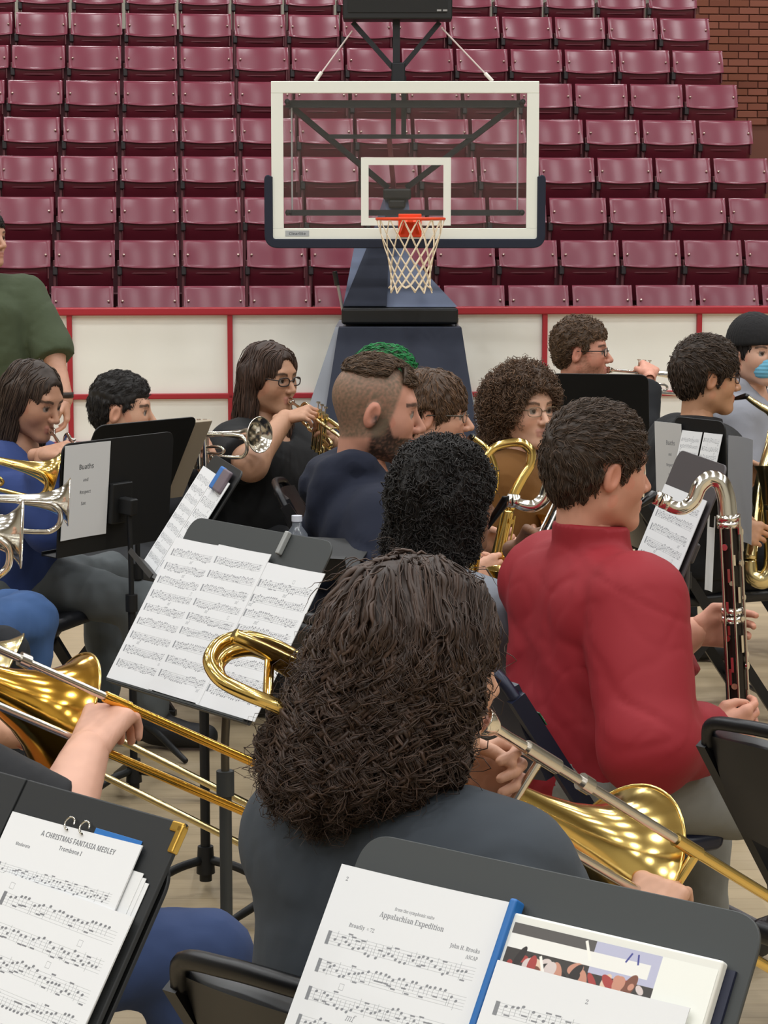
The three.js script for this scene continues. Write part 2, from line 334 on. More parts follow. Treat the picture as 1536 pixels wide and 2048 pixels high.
// ---------------------------------------------------------------- distance fields and their mesh
const cap = (a, b, ra, rb = ra) => {
  const ax = a.x, ay = a.y, az = a.z, dx = b.x - ax, dy = b.y - ay, dz = b.z - az, L = dx * dx + dy * dy + dz * dz || 1e-9;
  return (x, y, z) => { const px = x - ax, py = y - ay, pz = z - az, t = clamp((px * dx + py * dy + pz * dz) / L, 0, 1); return Math.hypot(px - dx * t, py - dy * t, pz - dz * t) - (ra + (rb - ra) * t); };
};
const ell = (cx, cy, cz, rx, ry, rz, m) => (x, y, z) => {
  let px = x - cx, py = y - cy, pz = z - cz;
  if (m) { const qx = m[0] * px + m[1] * py + m[2] * pz, qy = m[3] * px + m[4] * py + m[5] * pz, qz = m[6] * px + m[7] * py + m[8] * pz; px = qx; py = qy; pz = qz; }
  const k0 = Math.hypot(px / rx, py / ry, pz / rz), k1 = Math.hypot(px / rx / rx, py / ry / ry, pz / rz / rz);
  return k1 < 1e-9 ? -Math.min(rx, ry, rz) : k0 * (k0 - 1) / k1;
};
const smin = (a, b, k) => { const h = Math.max(k - Math.abs(a - b), 0) / k; return Math.min(a, b) - h * h * k * 0.25; };
const smax = (a, b, k) => -smin(-a, -b, k);
const uni = (list, k) => (x, y, z) => { let d = list[0](x, y, z); for (let i = 1; i < list.length; i++) d = smin(d, list[i](x, y, z), k); return d; };
function meshField(f, lo, hi, h, slack = 0.01) {
  const nx = Math.ceil((hi.x - lo.x) / h) + 2, ny = Math.ceil((hi.y - lo.y) / h) + 2, nzz = Math.ceil((hi.z - lo.z) / h) + 2;
  const val = new Float32Array(nx * ny * nzz).fill(1), B = 6, id = (i, j, k) => (k * ny + j) * nx + i;
  for (let k0 = 0; k0 < nzz; k0 += B) for (let j0 = 0; j0 < ny; j0 += B) for (let i0 = 0; i0 < nx; i0 += B) {
    const c = f(lo.x + (i0 + B / 2 - 0.5) * h, lo.y + (j0 + B / 2 - 0.5) * h, lo.z + (k0 + B / 2 - 0.5) * h), far = Math.abs(c) > B * h * 0.9 * 1.35 + slack;
    for (let k = k0; k < Math.min(nzz, k0 + B); k++) for (let j = j0; j < Math.min(ny, j0 + B); j++) for (let i = i0; i < Math.min(nx, i0 + B); i++)
      val[id(i, j, k)] = far ? c : f(lo.x + i * h, lo.y + j * h, lo.z + k * h);
  }
  const vid = new Int32Array(nx * ny * nzz).fill(-1), pos = [], idx = [];
  const E = [[0, 1], [2, 3], [4, 5], [6, 7], [0, 2], [1, 3], [4, 6], [5, 7], [0, 4], [1, 5], [2, 6], [3, 7]];
  const cv = new Float64Array(8);
  for (let k = 0; k < nzz - 1; k++) for (let j = 0; j < ny - 1; j++) for (let i = 0; i < nx - 1; i++) {
    let m = 0;
    for (let c = 0; c < 8; c++) { cv[c] = val[id(i + (c & 1), j + (c >> 1 & 1), k + (c >> 2))]; if (cv[c] < 0) m |= 1 << c; }
    if (m === 0 || m === 255) continue;
    let x = 0, y = 0, z = 0, n = 0;
    for (const [a, b] of E) if ((cv[a] < 0) !== (cv[b] < 0)) {
      const t = cv[a] / (cv[a] - cv[b]);
      x += (a & 1) + ((b & 1) - (a & 1)) * t; y += (a >> 1 & 1) + ((b >> 1 & 1) - (a >> 1 & 1)) * t; z += (a >> 2) + ((b >> 2) - (a >> 2)) * t; n++;
    }
    vid[id(i, j, k)] = pos.length / 3; pos.push(lo.x + (i + x / n) * h, lo.y + (j + y / n) * h, lo.z + (k + z / n) * h);
  }
  const quad = (a, b, c, d, s) => { if (a < 0 || b < 0 || c < 0 || d < 0) return; s ? idx.push(a, b, c, a, c, d) : idx.push(a, c, b, a, d, c); };
  for (let k = 1; k < nzz - 1; k++) for (let j = 1; j < ny - 1; j++) for (let i = 1; i < nx - 1; i++) {
    const s = val[id(i, j, k)] < 0;
    if (s !== val[id(i + 1, j, k)] < 0) quad(vid[id(i, j - 1, k - 1)], vid[id(i, j, k - 1)], vid[id(i, j, k)], vid[id(i, j - 1, k)], s);
    if (s !== val[id(i, j + 1, k)] < 0) quad(vid[id(i - 1, j, k - 1)], vid[id(i - 1, j, k)], vid[id(i, j, k)], vid[id(i, j, k - 1)], s);
    if (s !== val[id(i, j, k + 1)] < 0) quad(vid[id(i - 1, j - 1, k)], vid[id(i, j - 1, k)], vid[id(i, j, k)], vid[id(i - 1, j, k)], s);
  }
  const g = new THREE.BufferGeometry();
  g.setAttribute('position', new THREE.Float32BufferAttribute(pos, 3)); g.setIndex(idx); g.computeVertexNormals();
  return g;
}
function bounds(pts, pad) { const b = new THREE.Box3().setFromPoints(pts); return [b.min.addScalar(-pad), b.max.addScalar(pad)]; }
function paint(g, fn) {
  const p = g.attributes.position, c = new Float32Array(p.count * 3), k = new THREE.Color();
  for (let i = 0; i < p.count; i++) { fn(p.getX(i), p.getY(i), p.getZ(i), k); c[i * 3] = k.r; c[i * 3 + 1] = k.g; c[i * 3 + 2] = k.b; }
  g.setAttribute('color', new THREE.BufferAttribute(c, 3)); return g;
}
function mergeC(list) {                                              // indexed geometries with position, normal, colour
  return mergeGeometries(list.map((g) => { const h = g.clone(); if (h.attributes.uv) h.deleteAttribute('uv'); return h; }));
}
// ---------------------------------------------------------------- a head: x forward, y up, z to the person's right; origin between the ears
function headField(o = {}) {
  const w = o.width ?? 1, nose = o.nose ?? 1, chub = o.chub ?? 0;
  const L = [];
  const base = uni([
    ell(-0.014, 0.036, 0, 0.099, 0.09, 0.078 * w), ell(0.03, -0.012, 0, 0.064, 0.088, 0.061 * w),
    cap(V(-0.002, -0.062, 0.045 * w), V(0.066, -0.1, 0.014), 0.026 + chub, 0.02 + chub), cap(V(-0.002, -0.062, -0.045 * w), V(0.066, -0.1, -0.014), 0.026 + chub, 0.02 + chub),
    ell(0.05, -0.028, 0.038 * w, 0.032 + chub, 0.03 + chub, 0.026 + chub), ell(0.05, -0.028, -0.038 * w, 0.032 + chub, 0.03 + chub, 0.026 + chub),
    cap(V(-0.028, -0.03, 0), V(-0.032, -0.15, 0), 0.054 + chub * 0.6, 0.052 + chub * 0.6)], 0.035);
  const brow = cap(V(0.079, 0.03, 0.034), V(0.079, 0.03, -0.034), 0.012), chin = ell(0.083, -0.103, 0, 0.016, 0.014, 0.018), muzzle = ell(0.07, -0.066, 0, 0.028, 0.028, 0.03);
  const sock = [1, -1].map((s) => ell(0.1, 0.006, s * 0.034, 0.016, 0.0135, 0.021));
  const ball = [1, -1].map((s) => ell(0.0775, 0.004, s * 0.032, 0.0135, 0.0125, 0.0135)), lid = [1, -1].map((s) => cap(V(0.089, 0.0115, s * 0.022), V(0.081, 0.0105, s * 0.045), 0.0042));
  const nose1 = cap(V(0.09, 0.014, 0), V(0.113 + 0.004 * nose, -0.03, 0), 0.0075, 0.0115), nos = [1, -1].map((s) => ell(0.104, -0.035, s * 0.0115, 0.011, 0.0085, 0.008));
  const lipU = cap(V(0.096, -0.0625, 0.012), V(0.096, -0.0625, -0.012), 0.0062), lipL = cap(V(0.0945, -0.0745, 0.01), V(0.0945, -0.0745, -0.01), 0.007), lipS = [1, -1].map((s) => cap(V(0.096, -0.0625, s * 0.01), V(0.084, -0.068, s * 0.025), 0.0058, 0.003));
  const slit = cap(V(0.104, -0.0685, 0.022), V(0.104, -0.0685, -0.022), 0.0028);
  const ct = Math.cos(-0.25), stn = Math.sin(-0.25);
  const ear = [1, -1].map((s) => { const m = [ct, stn, 0, -stn, ct, 0, 0, 0, 1]; const a = ell(-0.012, -0.006, s * (0.08 * w), 0.019, 0.032, 0.0105, m), b = ell(-0.007, -0.003, s * (0.09 * w), 0.0105, 0.021, 0.0075, m); return (x, y, z) => smax(a(x, y, z), -b(x, y, z), 0.005); });
  return (x, y, z) => {
    let d = base(x, y, z);
    d = smin(d, brow(x, y, z), 0.02); d = smin(d, chin(x, y, z), 0.025); d = smin(d, muzzle(x, y, z), 0.02);
    for (const s of sock) d = smax(d, -s(x, y, z), 0.014);
    for (const s of ball) d = Math.min(d, s(x, y, z));
    for (const s of lid) d = smin(d, s(x, y, z), 0.004);
    d = smin(d, nose1(x, y, z), 0.012); for (const s of nos) d = smin(d, s(x, y, z), 0.007);
    d = smin(d, lipU(x, y, z), 0.006); d = smin(d, lipL(x, y, z), 0.007); for (const s of lipS) d = smin(d, s(x, y, z), 0.006);
    d = smax(d, -slit(x, y, z), 0.003);
    if (x < 0.04) for (const s of ear) d = smin(d, s(x, y, z), 0.008);
    return d;
  };
}
function headGeo(o, skin, h) {
  const g = meshField(headField(o), V(-0.13, -0.165, -0.115), V(0.15, 0.14, 0.115), h);
  const lip = skin.clone().lerp(new THREE.Color(0.42, 0.13, 0.12), 0.5), brow = col(o.brow ?? 0x2a1d14), iris = col(o.iris ?? 0x2c1c10), white = new THREE.Color(0.33, 0.29, 0.26), red = skin.clone().multiply(new THREE.Color(1.05, 0.8, 0.78));
  const beard = o.beard ? col(o.beard) : null, buzz = o.buzz ? col(o.buzz) : null;
  return paint(g, (x, y, z, k) => {
    k.copy(skin); const az = Math.abs(z), n = nz(x * 160, y * 160, z * 160);
    k.multiplyScalar(1 + nz(x * 60, y * 60, z * 60) * 0.06);
    if (x > 0.03) k.lerp(red, 0.55 * Math.exp(-((az - 0.045) ** 2 + (y + 0.035) ** 2) / 0.0006) * (o.blush ?? 0.5));
    if (az > 0.072) k.lerp(red, 0.5);
    const onL = Math.min(Math.hypot((x - 0.096) * 0.8, y + 0.0625, Math.max(0, az - 0.018) * 1.2), Math.hypot((x - 0.0945) * 0.8, y + 0.0745, Math.max(0, az - 0.014) * 1.2));
    k.lerp(lip, sstep(0.011, 0.006, onL));
    if (beard) { const jy = -0.052 + sstep(0.05, 0.02, x) * 0.05, m = sstep(jy + 0.008, jy - 0.008, y) * sstep(-0.02, 0.0, x) * sstep(-0.142, -0.12, y) * sstep(0.006, 0.011, onL) * sstep(0.118, 0.108, x) * (x > 0.06 && y > -0.052 ? 0 : 1); k.lerp(beard, clamp(m * ((o.beardAmt ?? 0.85) + n * 0.5), 0, 1)); }
    if (buzz) { const hl = sstep(0.052, 0.04, x - (y - 0.03) * 0.25) * sstep(-0.07, -0.055, y + (x + 0.03) * -0.2) * (az > 0.079 && y < 0.03 ? 0 : 1); k.lerp(buzz, clamp(hl * (0.8 + n * 0.4), 0, 1)); }
    const by = 0.0275 + 0.004 * Math.cos((az - 0.036) * 90), bd = Math.abs(y - by - (o.browUp ?? 0));
    if (x > 0.055 && az > 0.014 && az < 0.055) k.lerp(brow, sstep(0.0058, 0.0035, bd) * 0.85);
    const be = Math.hypot(x - 0.0775, y - 0.004, az - 0.032);
    if (be < 0.0152 && x > 0.083 && y < 0.0105) { k.copy(white); const ir = Math.hypot(y - 0.004, az - 0.0315); if (ir < 0.0076) k.copy(iris); }
    if (Math.abs(y - 0.0115) < 0.0032 && az > 0.02 && az < 0.047 && x > 0.082) k.lerp(brow, 0.7);
  });
}
// ---------------------------------------------------------------- a hand: wrist at the origin, fingers along x, back of the hand along y; ts: side of the thumb along z
function handGeo(skin, ts, curl, h, thumbIn = 1, scale = 1) {
  const zs = [0.031, 0.0105, -0.0105, -0.03].map((z) => z * ts), len = [0.07, 0.079, 0.073, 0.056], list = [], rr0 = 0.0098;
  const palm = uni([...zs.map((z, i) => cap(V(0.012, 0, z * 0.55), V(0.086 - i * 0.004, 0.002, z), 0.0135, 0.0125)), cap(V(0.02, -0.008, ts * 0.02), V(0.05, -0.008, ts * 0.028), 0.014, 0.011), cap(V(-0.03, 0, 0), V(0.012, 0, 0), 0.024, 0.02)], 0.016);
  const cs = Array.isArray(curl) ? curl : [curl, curl, curl, curl];
  const pts = [];
  zs.forEach((z, i) => {
    let p = V(0.086 - i * 0.004, 0.002, z), a = 0; const c = cs[i], dz = (zs[i] * 0.12);
    [0.46, 0.3, 0.26].forEach((f, j) => {
      a += c * [0.85, 1.1, 0.7][j]; const L = len[i] * f, q = p.clone().add(V(Math.cos(a) * L, -Math.sin(a) * L, j === 0 ? dz * L * 6 : 0));
      list.push(cap(p, q, rr0 - j * 0.0011 - (i === 3 ? 0.001 : 0), rr0 - (j + 1) * 0.0011 - (i === 3 ? 0.001 : 0))); p = q; pts.push(q);
    });
  });
  const T = [V(0.018, -0.01, ts * 0.024), V(0.05, -0.022 * thumbIn, ts * 0.05), V(0.078, -0.036 * thumbIn, ts * (0.052 - 0.012 * thumbIn)), V(0.1, -0.046 * thumbIn, ts * (0.05 - 0.026 * thumbIn))];
  for (let j = 0; j < 3; j++) list.push(cap(T[j], T[j + 1], 0.0125 - j * 0.0015, 0.011 - j * 0.0015));
  const f = (x, y, z) => { let d = palm(x, y, z), e = 1; for (const q of list) e = Math.min(e, q(x, y, z)); return smin(d, e, 0.008); };
  const [lo, hi] = bounds([...pts, ...T, V(-0.03, 0.02, 0.045), V(0.09, -0.03, -0.045)], 0.016);
  const g = meshField(f, lo, hi, h, 0.004); g.scale(scale, scale, scale);
  const red = skin.clone().multiply(new THREE.Color(1.03, 0.82, 0.78));
  return paint(g, (x, y, z, k) => { k.copy(skin).multiplyScalar(1 + nz(x * 90, y * 90, z * 90) * 0.08); k.lerp(red, sstep(0.07, 0.13, x) * 0.4); });
}
// ---------------------------------------------------------------- hair: a filled volume and the locks over it
class Locks {
  constructor() { this.p = []; this.c = []; this.i = []; }
  add(pts, r, color, flat = 1) {
    const n = pts.length, s = 4, b0 = this.p.length / 3; let nr = null;
    for (let i = 0; i < n; i++) {
      const t = pts[Math.min(n - 1, i + 1)].clone().sub(pts[Math.max(0, i - 1)]); if (t.lengthSq() < 1e-12) t.set(0, -1, 0); t.normalize();
      if (!nr) nr = Math.abs(t.y) < 0.9 ? V(0, 1, 0) : V(1, 0, 0);
      nr = nr.clone().addScaledVector(t, -nr.dot(t)).normalize(); const b = t.clone().cross(nr), f = i / (n - 1), R = r * (1 - 0.75 * f * f) * (i === 0 ? 0.6 : 1);
      for (let k = 0; k < s; k++) { const a = k / s * Math.PI * 2, c = Math.cos(a) * R * flat, d = Math.sin(a) * R; this.p.push(pts[i].x + nr.x * c + b.x * d, pts[i].y + nr.y * c + b.y * d, pts[i].z + nr.z * c + b.z * d); this.c.push(color.r, color.g, color.b); }
    }
    for (let i = 0; i < n - 1; i++) for (let k = 0; k < s; k++) { const a = b0 + i * s + k, b = b0 + i * s + (k + 1) % s; this.i.push(a, b, a + s, b, b + s, a + s); }
  }
  geo() { const g = new THREE.BufferGeometry(); g.setAttribute('position', new THREE.Float32BufferAttribute(this.p, 3)); g.setAttribute('color', new THREE.Float32BufferAttribute(this.c, 3)); g.setIndex(this.i); g.computeVertexNormals(); return g; }
}
function grad(f, p, e = 0.002) { return V(f(p.x + e, p.y, p.z) - f(p.x - e, p.y, p.z), f(p.x, p.y + e, p.z) - f(p.x, p.y - e, p.z), f(p.x, p.y, p.z + e) - f(p.x, p.y, p.z - e)).normalize(); }
// o: vol (field), lo, hi, cell, color, n locks, len, step, r, dir(p), curl, freq, lift, seedOk(p)
function hairGeo(o) {
  const base = meshField(o.vol, o.lo, o.hi, o.cell ?? 0.006), c0 = col(o.color).multiplyScalar(1.45), list = [];
  const tip = o.tip ? col(o.tip) : c0;
  paint(base, (x, y, z, k) => k.copy(c0).multiplyScalar(0.6 + 0.25 * nz(x * 70, y * 70, z * 70)));
  const L = new Locks(), P = base.attributes.position, k = new THREE.Color(), o0 = o;
  for (const ly of o0.layers ?? [{}]) { const o = { ...o0, ...ly };
  const cl = o.clump ?? 1; let root, ph, lift, fr, ca, jit, len;
  for (let s = 0; s < o.n; s++) {
    if (s % cl === 0) {
      const i = Math.floor(rnd() * P.count); root = V(P.getX(i), P.getY(i), P.getZ(i));
      len = o.len * rr(0.55, 1.15); ph = rnd() * 6.28; lift = (o.lift ?? 0.002) * rr(0.3, 1.6); fr = (o.freq ?? 0) * rr(0.75, 1.3) * (rnd() < 0.5 ? -1 : 1); ca = (o.curl ?? 0) * rr(0.5, 1.3); jit = V(rr(-1, 1), rr(-1, 1), rr(-1, 1)).multiplyScalar(o.jit ?? 0.25);
    }
    if (o.seedOk && !o.seedOk(root)) continue;
    let p = root.clone(); if (cl > 1) p.add(V(rr(-1, 1), rr(-1, 1), rr(-1, 1)).multiplyScalar(o.spread ?? 0.005));
    const n = Math.max(4, Math.round(len * rr(0.85, 1.1) / o.step)), pts = [], ph2 = ph + rr(-0.35, 0.35);
    for (let j = 0; j < n; j++) {
      const g = grad(o.vol, p), d = o.dir(p).clone().add(jit); d.addScaledVector(g, -d.dot(g) * (o.hug ?? 1)); d.normalize();
      p = p.clone().addScaledVector(d, o.step); const v = o.vol(p.x, p.y, p.z), want = lift * (0.4 + (j / n)) ;
      if (o.hug !== 0) p.addScaledVector(g, clamp(want - v, -0.012, 0.012));
      const b = d.clone().cross(g), a = ph2 + fr * j * o.step, am = ca * Math.min(1, j / 3) * (o.curlAt ? o.curlAt(p) : 1);
      pts.push(p.clone().addScaledVector(g, Math.cos(a) * am).addScaledVector(b, Math.sin(a) * am));
    }
    k.copy(c0).lerp(tip, o.tip ? sstep(o.tipFrom?.[0] ?? 0, o.tipFrom?.[1] ?? 0.1, pts[0].y) : 0).multiplyScalar(rr(0.55, 1.5));
    L.add(pts, o.r * rr(0.6, 1.2), k);
  } }
  return mergeC([base, L.geo()]);
}
const skullCap = (g, w = 1) => ell(-0.016, 0.038, 0, 0.101 + g, 0.091 + g, 0.08 * w + g);
const hairMat = (rough = 0.62) => new THREE.MeshStandardMaterial({ vertexColors: true, roughness: rough, });
const skinMat = new THREE.MeshStandardMaterial({ vertexColors: true, roughness: 0.55 });
const clothMat = {}; const cloth = (c, rough = 0.9) => clothMat[c + '_' + rough] ??= new THREE.MeshPhysicalMaterial({ color: c, roughness: rough, sheen: 0.08, sheenRoughness: 0.6 });
// hair of common cuts, in the head's own frame
const line = (p, ax, ay, bx, by) => (p.x - ax) * (by - ay) - (p.y - ay) * (bx - ax);
function shortHair(o) {                                               // o: color, g (thickness), fringe, side (length over the ears), comb
  const g = o.g ?? 0.018, sideY = o.sideY ?? -0.02, nape = o.nape ?? -0.075, front = o.front ?? 0.074, top = o.top ?? 0, fy = o.frontY ?? 0.052;
  const capF = uni([skullCap(g - 0.009), ell(-0.004, 0.074, 0, 0.085 + top * 0.4, 0.05 + top, 0.064), ell(-0.058, -0.01, 0, 0.052, 0.07, 0.06)], 0.03);
  const f = (x, y, z) => {
    const n = nz(x * 55, y * 55, z * 55) * 0.006 + nz(x * 120, y * 60, z * 120) * 0.004;
    let d = capF(x, y, z) - n;
    const az = Math.abs(z);
    // hairline: forehead, temples, around the ears, nape
    const lim = x > front - 0.035 ? fy + (az > 0.05 ? -(az - 0.05) * 0.6 : 0) : x > 0.012 ? sideY + 0.03 * sstep(0.012, 0.04, x) : x > -0.03 ? sideY : nape;
    const limS = x > front - 0.035 ? fy - 0.0 : lim;
    d = smax(d, (lim * 0.5 + limS * 0.5 + n * 0.8) - y, 0.012);
    if (x < 0.012 && x > -0.034 && az > 0.066) d = smax(d, 0.028 - y, 0.01);
    return d;
  };
  const comb = o.comb ?? ((p) => V(0.7, -0.25, 0));
  return hairGeo({ vol: f, lo: V(-0.16, -0.12, -0.13), hi: V(0.15, 0.19, 0.13), cell: o.cell ?? 0.005, color: o.color, tip: o.tip, tipFrom: o.tipFrom, n: o.n ?? 900, len: o.len ?? 0.045, step: 0.006, r: o.r ?? 0.0018, dir: comb, curl: o.curl ?? 0.001, freq: o.freq ?? 120, lift: o.lift ?? 0.004, jit: o.jit ?? 0.35, hug: o.hug ?? 1 });
}
function longHair(o) {                                                // o: strands list of capsules [ax,ay,az,bx,by,bz,ra,rb] under the cap
  const extra = o.caps.map((c) => cap(V(c[0], c[1], c[2]), V(c[3], c[4], c[5]), c[6], c[7]));
  const solid = uni([skullCap((o.g ?? 0.016) - 0.006), ...extra], o.k ?? 0.035), front = o.front ?? 0.055, fy = o.frontY ?? 0.058;
  const face = o.face ?? ell(0.115, -0.004, 0, 0.078, 0.1, 0.061);
  const am = o.rough ?? 0.006;
  const f = (x, y, z) => smax(solid(x, y, z) - nz(x * 30, y * 16, z * 30) * am - nz(x * 80, y * 30, z * 80) * am * 0.6, -face(x, y, z), 0.012);
  const b = new THREE.Box3(V(-0.13, -0.06, -0.12), V(0.12, 0.17, 0.12));
  for (const c of o.caps) { b.expandByPoint(V(c[0], c[1], c[2])); b.expandByPoint(V(c[3], c[4], c[5])); }
  b.min.addScalar(-0.07); b.max.addScalar(0.07); void front; void fy;
  return hairGeo({ vol: f, lo: b.min, hi: b.max, cell: o.cell ?? 0.007, color: o.color, tip: o.tip, tipFrom: o.tipFrom, n: o.n ?? 1200, len: o.len ?? 0.12, step: o.step ?? 0.012, r: o.r ?? 0.0024, dir: o.dir ?? ((p) => p.y > 0.09 ? V(-p.x * 2 - 0.1, -0.6, p.z * 10) : V(0, -1, 0)), curl: o.curl ?? 0.0015, freq: o.freq ?? 40, lift: o.lift ?? 0.003, jit: o.jit ?? 0.12, layers: o.layers, curlAt: o.curlAt });
}
// ---------------------------------------------------------------- a person
const lensM = new THREE.MeshPhysicalMaterial({ color: 0xffffff, roughness: 0.03, transmission: 1, thickness: 0 });
// head: [px, py, scale]; yaw: turn of the body away from facing right (positive = away from the camera), hyaw the head's
function headM(o) {
  const s = o.size ?? 1;
  return new THREE.Matrix4().makeRotationFromEuler(new THREE.Euler(o.hroll ?? 0, o.hyaw ?? o.yaw ?? 0, o.hpitch ?? 0, 'YZX')).scale(V(s, s, s)).setPosition(o.headAt ?? at(...o.head));
}
const mouthOf = (o) => V(0.106, -0.0685, 0).applyMatrix4(headM(o));
function person(o) {
  const skin = col(o.skin ?? 0xc9977a), s = o.size ?? 1, T = (v) => v * s;
  const Hd = o.headAt ?? at(...o.head);
  const yaw = o.yaw ?? 0, fwd = V(Math.cos(yaw), 0, -Math.sin(yaw)), right = V(Math.sin(yaw), 0, Math.cos(yaw)), up = V(0, 1, 0);
  const hyaw = o.hyaw ?? yaw;
  const Hm = headM(o);
  const H = (x, y, z) => V(x, y, z).applyMatrix4(Hm);
  const hf = V(Math.cos(hyaw), 0, -Math.sin(hyaw));
  const nb = H(-0.03, -0.115, 0).add(V(0, -T(0.085), 0)).addScaledVector(fwd, -T(o.neckBack ?? 0.0));
  const hipY = o.stand ? T(0.93) : (o.hipY ?? 0.55);
  const lean = o.lean ?? 0.12, hip = V(nb.x, hipY, nb.z).addScaledVector(fwd, -(nb.y - hipY) * Math.tan(lean)).add(o.hipOff ?? V(0, 0, 0));
  const spine = nb.clone().sub(hip), sp = spine.clone().normalize(), tf = fwd.clone().addScaledVector(sp, -fwd.dot(sp)).normalize();
  const on = (t, f = 0, r = 0) => hip.clone().addScaledVector(spine, t).addScaledVector(tf, T(f)).addScaledVector(right, T(r));
  const sw = o.shoulder ?? 0.175, g = o.girth ?? 1;
  const sh = { R: on(0.87, o.shF ?? 0.0, sw), L: on(0.87, o.shF ?? 0.0, -sw) };
  const arms = {};
  for (const k of ['R', 'L']) {
    const a = o['arm' + k] ?? { rest: true }, sg = k === 'R' ? 1 : -1;
    let dir, n, wr;
    if (a.rest) { dir = fwd.clone().multiplyScalar(0.8).add(V(0, -0.5, 0)).addScaledVector(right, -sg * 0.3).normalize(); n = V(0, -1, 0); wr = on(0.16, 0.3, sg * 0.12); }
    else { dir = a.dir.clone().normalize(); n = a.n.clone().addScaledVector(dir, -a.n.dot(dir)).normalize(); wr = a.wrist ?? a.grip.clone().addScaledVector(dir, -T(0.085)).addScaledVector(n, -T(0.03)); }
    const S = sh[k], l1 = T(0.29), l2 = T(0.255), to = wr.clone().sub(S); let D = to.length();
    const mx = (l1 + l2) * 0.995; let e1 = l1, e2 = l2; if (D > mx) { const q = D / mx; e1 *= q; e2 *= q; }
    const ca = clamp((e1 * e1 + D * D - e2 * e2) / (2 * e1 * D), -1, 1), ax = to.clone().normalize();
    const hint = (a.elbow ?? V(0, -1, 0).addScaledVector(right, sg * 0.45)).clone(); hint.addScaledVector(ax, -hint.dot(ax)).normalize();
    const el = S.clone().addScaledVector(ax, e1 * ca).addScaledVector(hint, e1 * Math.sqrt(1 - ca * ca));
    arms[k] = { S, el, wr, dir, n, a, sg };
  }
  const legs = {};
  for (const k of ['R', 'L']) {
    const sg = k === 'R' ? 1 : -1, hj = hip.clone().addScaledVector(right, sg * T(0.09));
    let kn, an;
    if (o.stand) { kn = hj.clone().add(V(0, -T(0.42), 0)).addScaledVector(fwd, 0.02); an = V(kn.x, 0.09, kn.z).addScaledVector(fwd, -0.02); }
    else { const q = o['leg' + k] ?? {}; kn = q.knee ?? hj.clone().addScaledVector(fwd, T(0.44)).addScaledVector(right, sg * T(q.spread ?? 0.07)); if (!q.knee) kn.y = T(q.kneeY ?? 0.505); an = q.ankle ?? V(kn.x, 0.095, kn.z).addScaledVector(fwd, q.foot ?? 0.03).addScaledVector(right, sg * 0.01); }
    legs[k] = { hj, kn, an, foot: (o['leg' + k]?.toe ?? fwd.clone().addScaledVector(right, sg * 0.2)).clone().normalize() };
  }
  const base = V(hip.x, 0, hip.z);
  const grp = thing('person', o.label, 'person', base); if (o.group) grp.userData.group = o.group;
  const local = (gm) => { gm.translate(-base.x, 0, -base.z); return gm; };
  // field of the trunk and limbs; e: how far cloth stands off the skin
  const trunk = (e) => {
    const r = (v) => T(v * g) + e, L = [];
    for (const q of [-1, 1]) {
      L.push(cap(on(0.0, 0.0, q * 0.07 * g), on(0.33, 0.015 * g, q * 0.062 * g), r(0.118), r(o.waist ?? 0.1)), cap(on(0.33, 0.015 * g, q * 0.062 * g), on(0.68, 0.012, q * 0.076), r(o.waist ?? 0.1), r(0.104)), cap(on(0.68, 0.012, q * 0.078), on(0.8, -0.01, q * 0.1), r(0.104), r(0.075)));
      L.push(cap(on(0.86, -0.006, q * 0.045), sh[q > 0 ? 'R' : 'L'].clone().addScaledVector(right, -q * 0.01), T(0.066) + e, T(0.062) + e));
      L.push(cap(on(0.98, -0.008, q * 0.02), on(0.89, -0.012, q * 0.13), T(0.045) + e * 0.6, T(0.05) + e));
    }
    if (o.belly) L.push(ell(...on(0.3, o.belly * 0.6, 0).toArray(), T(0.12 + o.belly), T(0.15), T(0.13 + o.belly)));
    if (o.bust) for (const q of [-1, 1]) L.push(cap(on(0.6, 0.08, q * 0.07), on(0.56, 0.1, q * 0.07), T(o.bust) + e));
    return L;
  };
  const limb = (k, e, fr = 1) => {                                     // arm to fraction fr (1 = elbow, 2 = wrist)
    const A = arms[k], L = [], aw = (o.arm ?? 1), t1 = Math.min(1, fr), end = A.S.clone().lerp(A.el, t1);
    L.push(cap(A.S, end, T(0.056 * aw) + e, T((0.056 - 0.012 * t1) * aw) + e));
    if (fr > 1) { const t2 = fr - 1; L.push(cap(A.el, A.el.clone().lerp(A.wr, t2), T(0.044 * aw) + e, T((0.044 - 0.016 * t2) * aw) + e * (o.cuffLoose ?? 1))); }
    return L;
  };
  const leg = (k, e, fr = 2) => { const q = legs[k], L = [cap(q.hj, q.kn, T(0.092 * (o.thigh ?? g)) + e, T(0.062) + e)]; const t = fr - 1, end = q.kn.clone().lerp(q.an, t); if (t > 0) { L.push(cap(q.kn, end, T(0.06) + e, T(0.06 - 0.02 * t) + e), cap(q.kn.clone().lerp(q.an, 0.2).addScaledVector(fwd, -0.015), q.kn.clone().lerp(q.an, 0.45).addScaledVector(fwd, -0.02), T(0.052) + e, T(0.045) + e)); } return L; };
  const all = [Hd, nb, hip, sh.R, sh.L, ...['R', 'L'].flatMap((k) => [arms[k].el, arms[k].wr, legs[k].kn, legs[k].an])];
  const fine = o.fine ?? 0.004;
  // body
  {
    const tr = uni([...trunk(-0.004), cap(H(-0.03, -0.08, 0), nb, T(0.053), T(0.058)), cap(nb, on(0.9), T(0.058), T(0.08)), ...limb('R', 0, 2), ...limb('L', 0, 2), ...leg('R', -0.004), ...leg('L', -0.004)], T(0.045));
    const [lo, hi] = bounds(all, 0.2);
    const bg = paint(meshField(tr, lo, hi, o.bodyCell ?? 0.016), (x, y, z, k) => k.copy(skin).multiplyScalar(1 + nz(x * 40, y * 40, z * 40) * 0.06));
    const hg = headGeo(o.face ?? {}, skin, fine); hg.applyMatrix4(Hm);
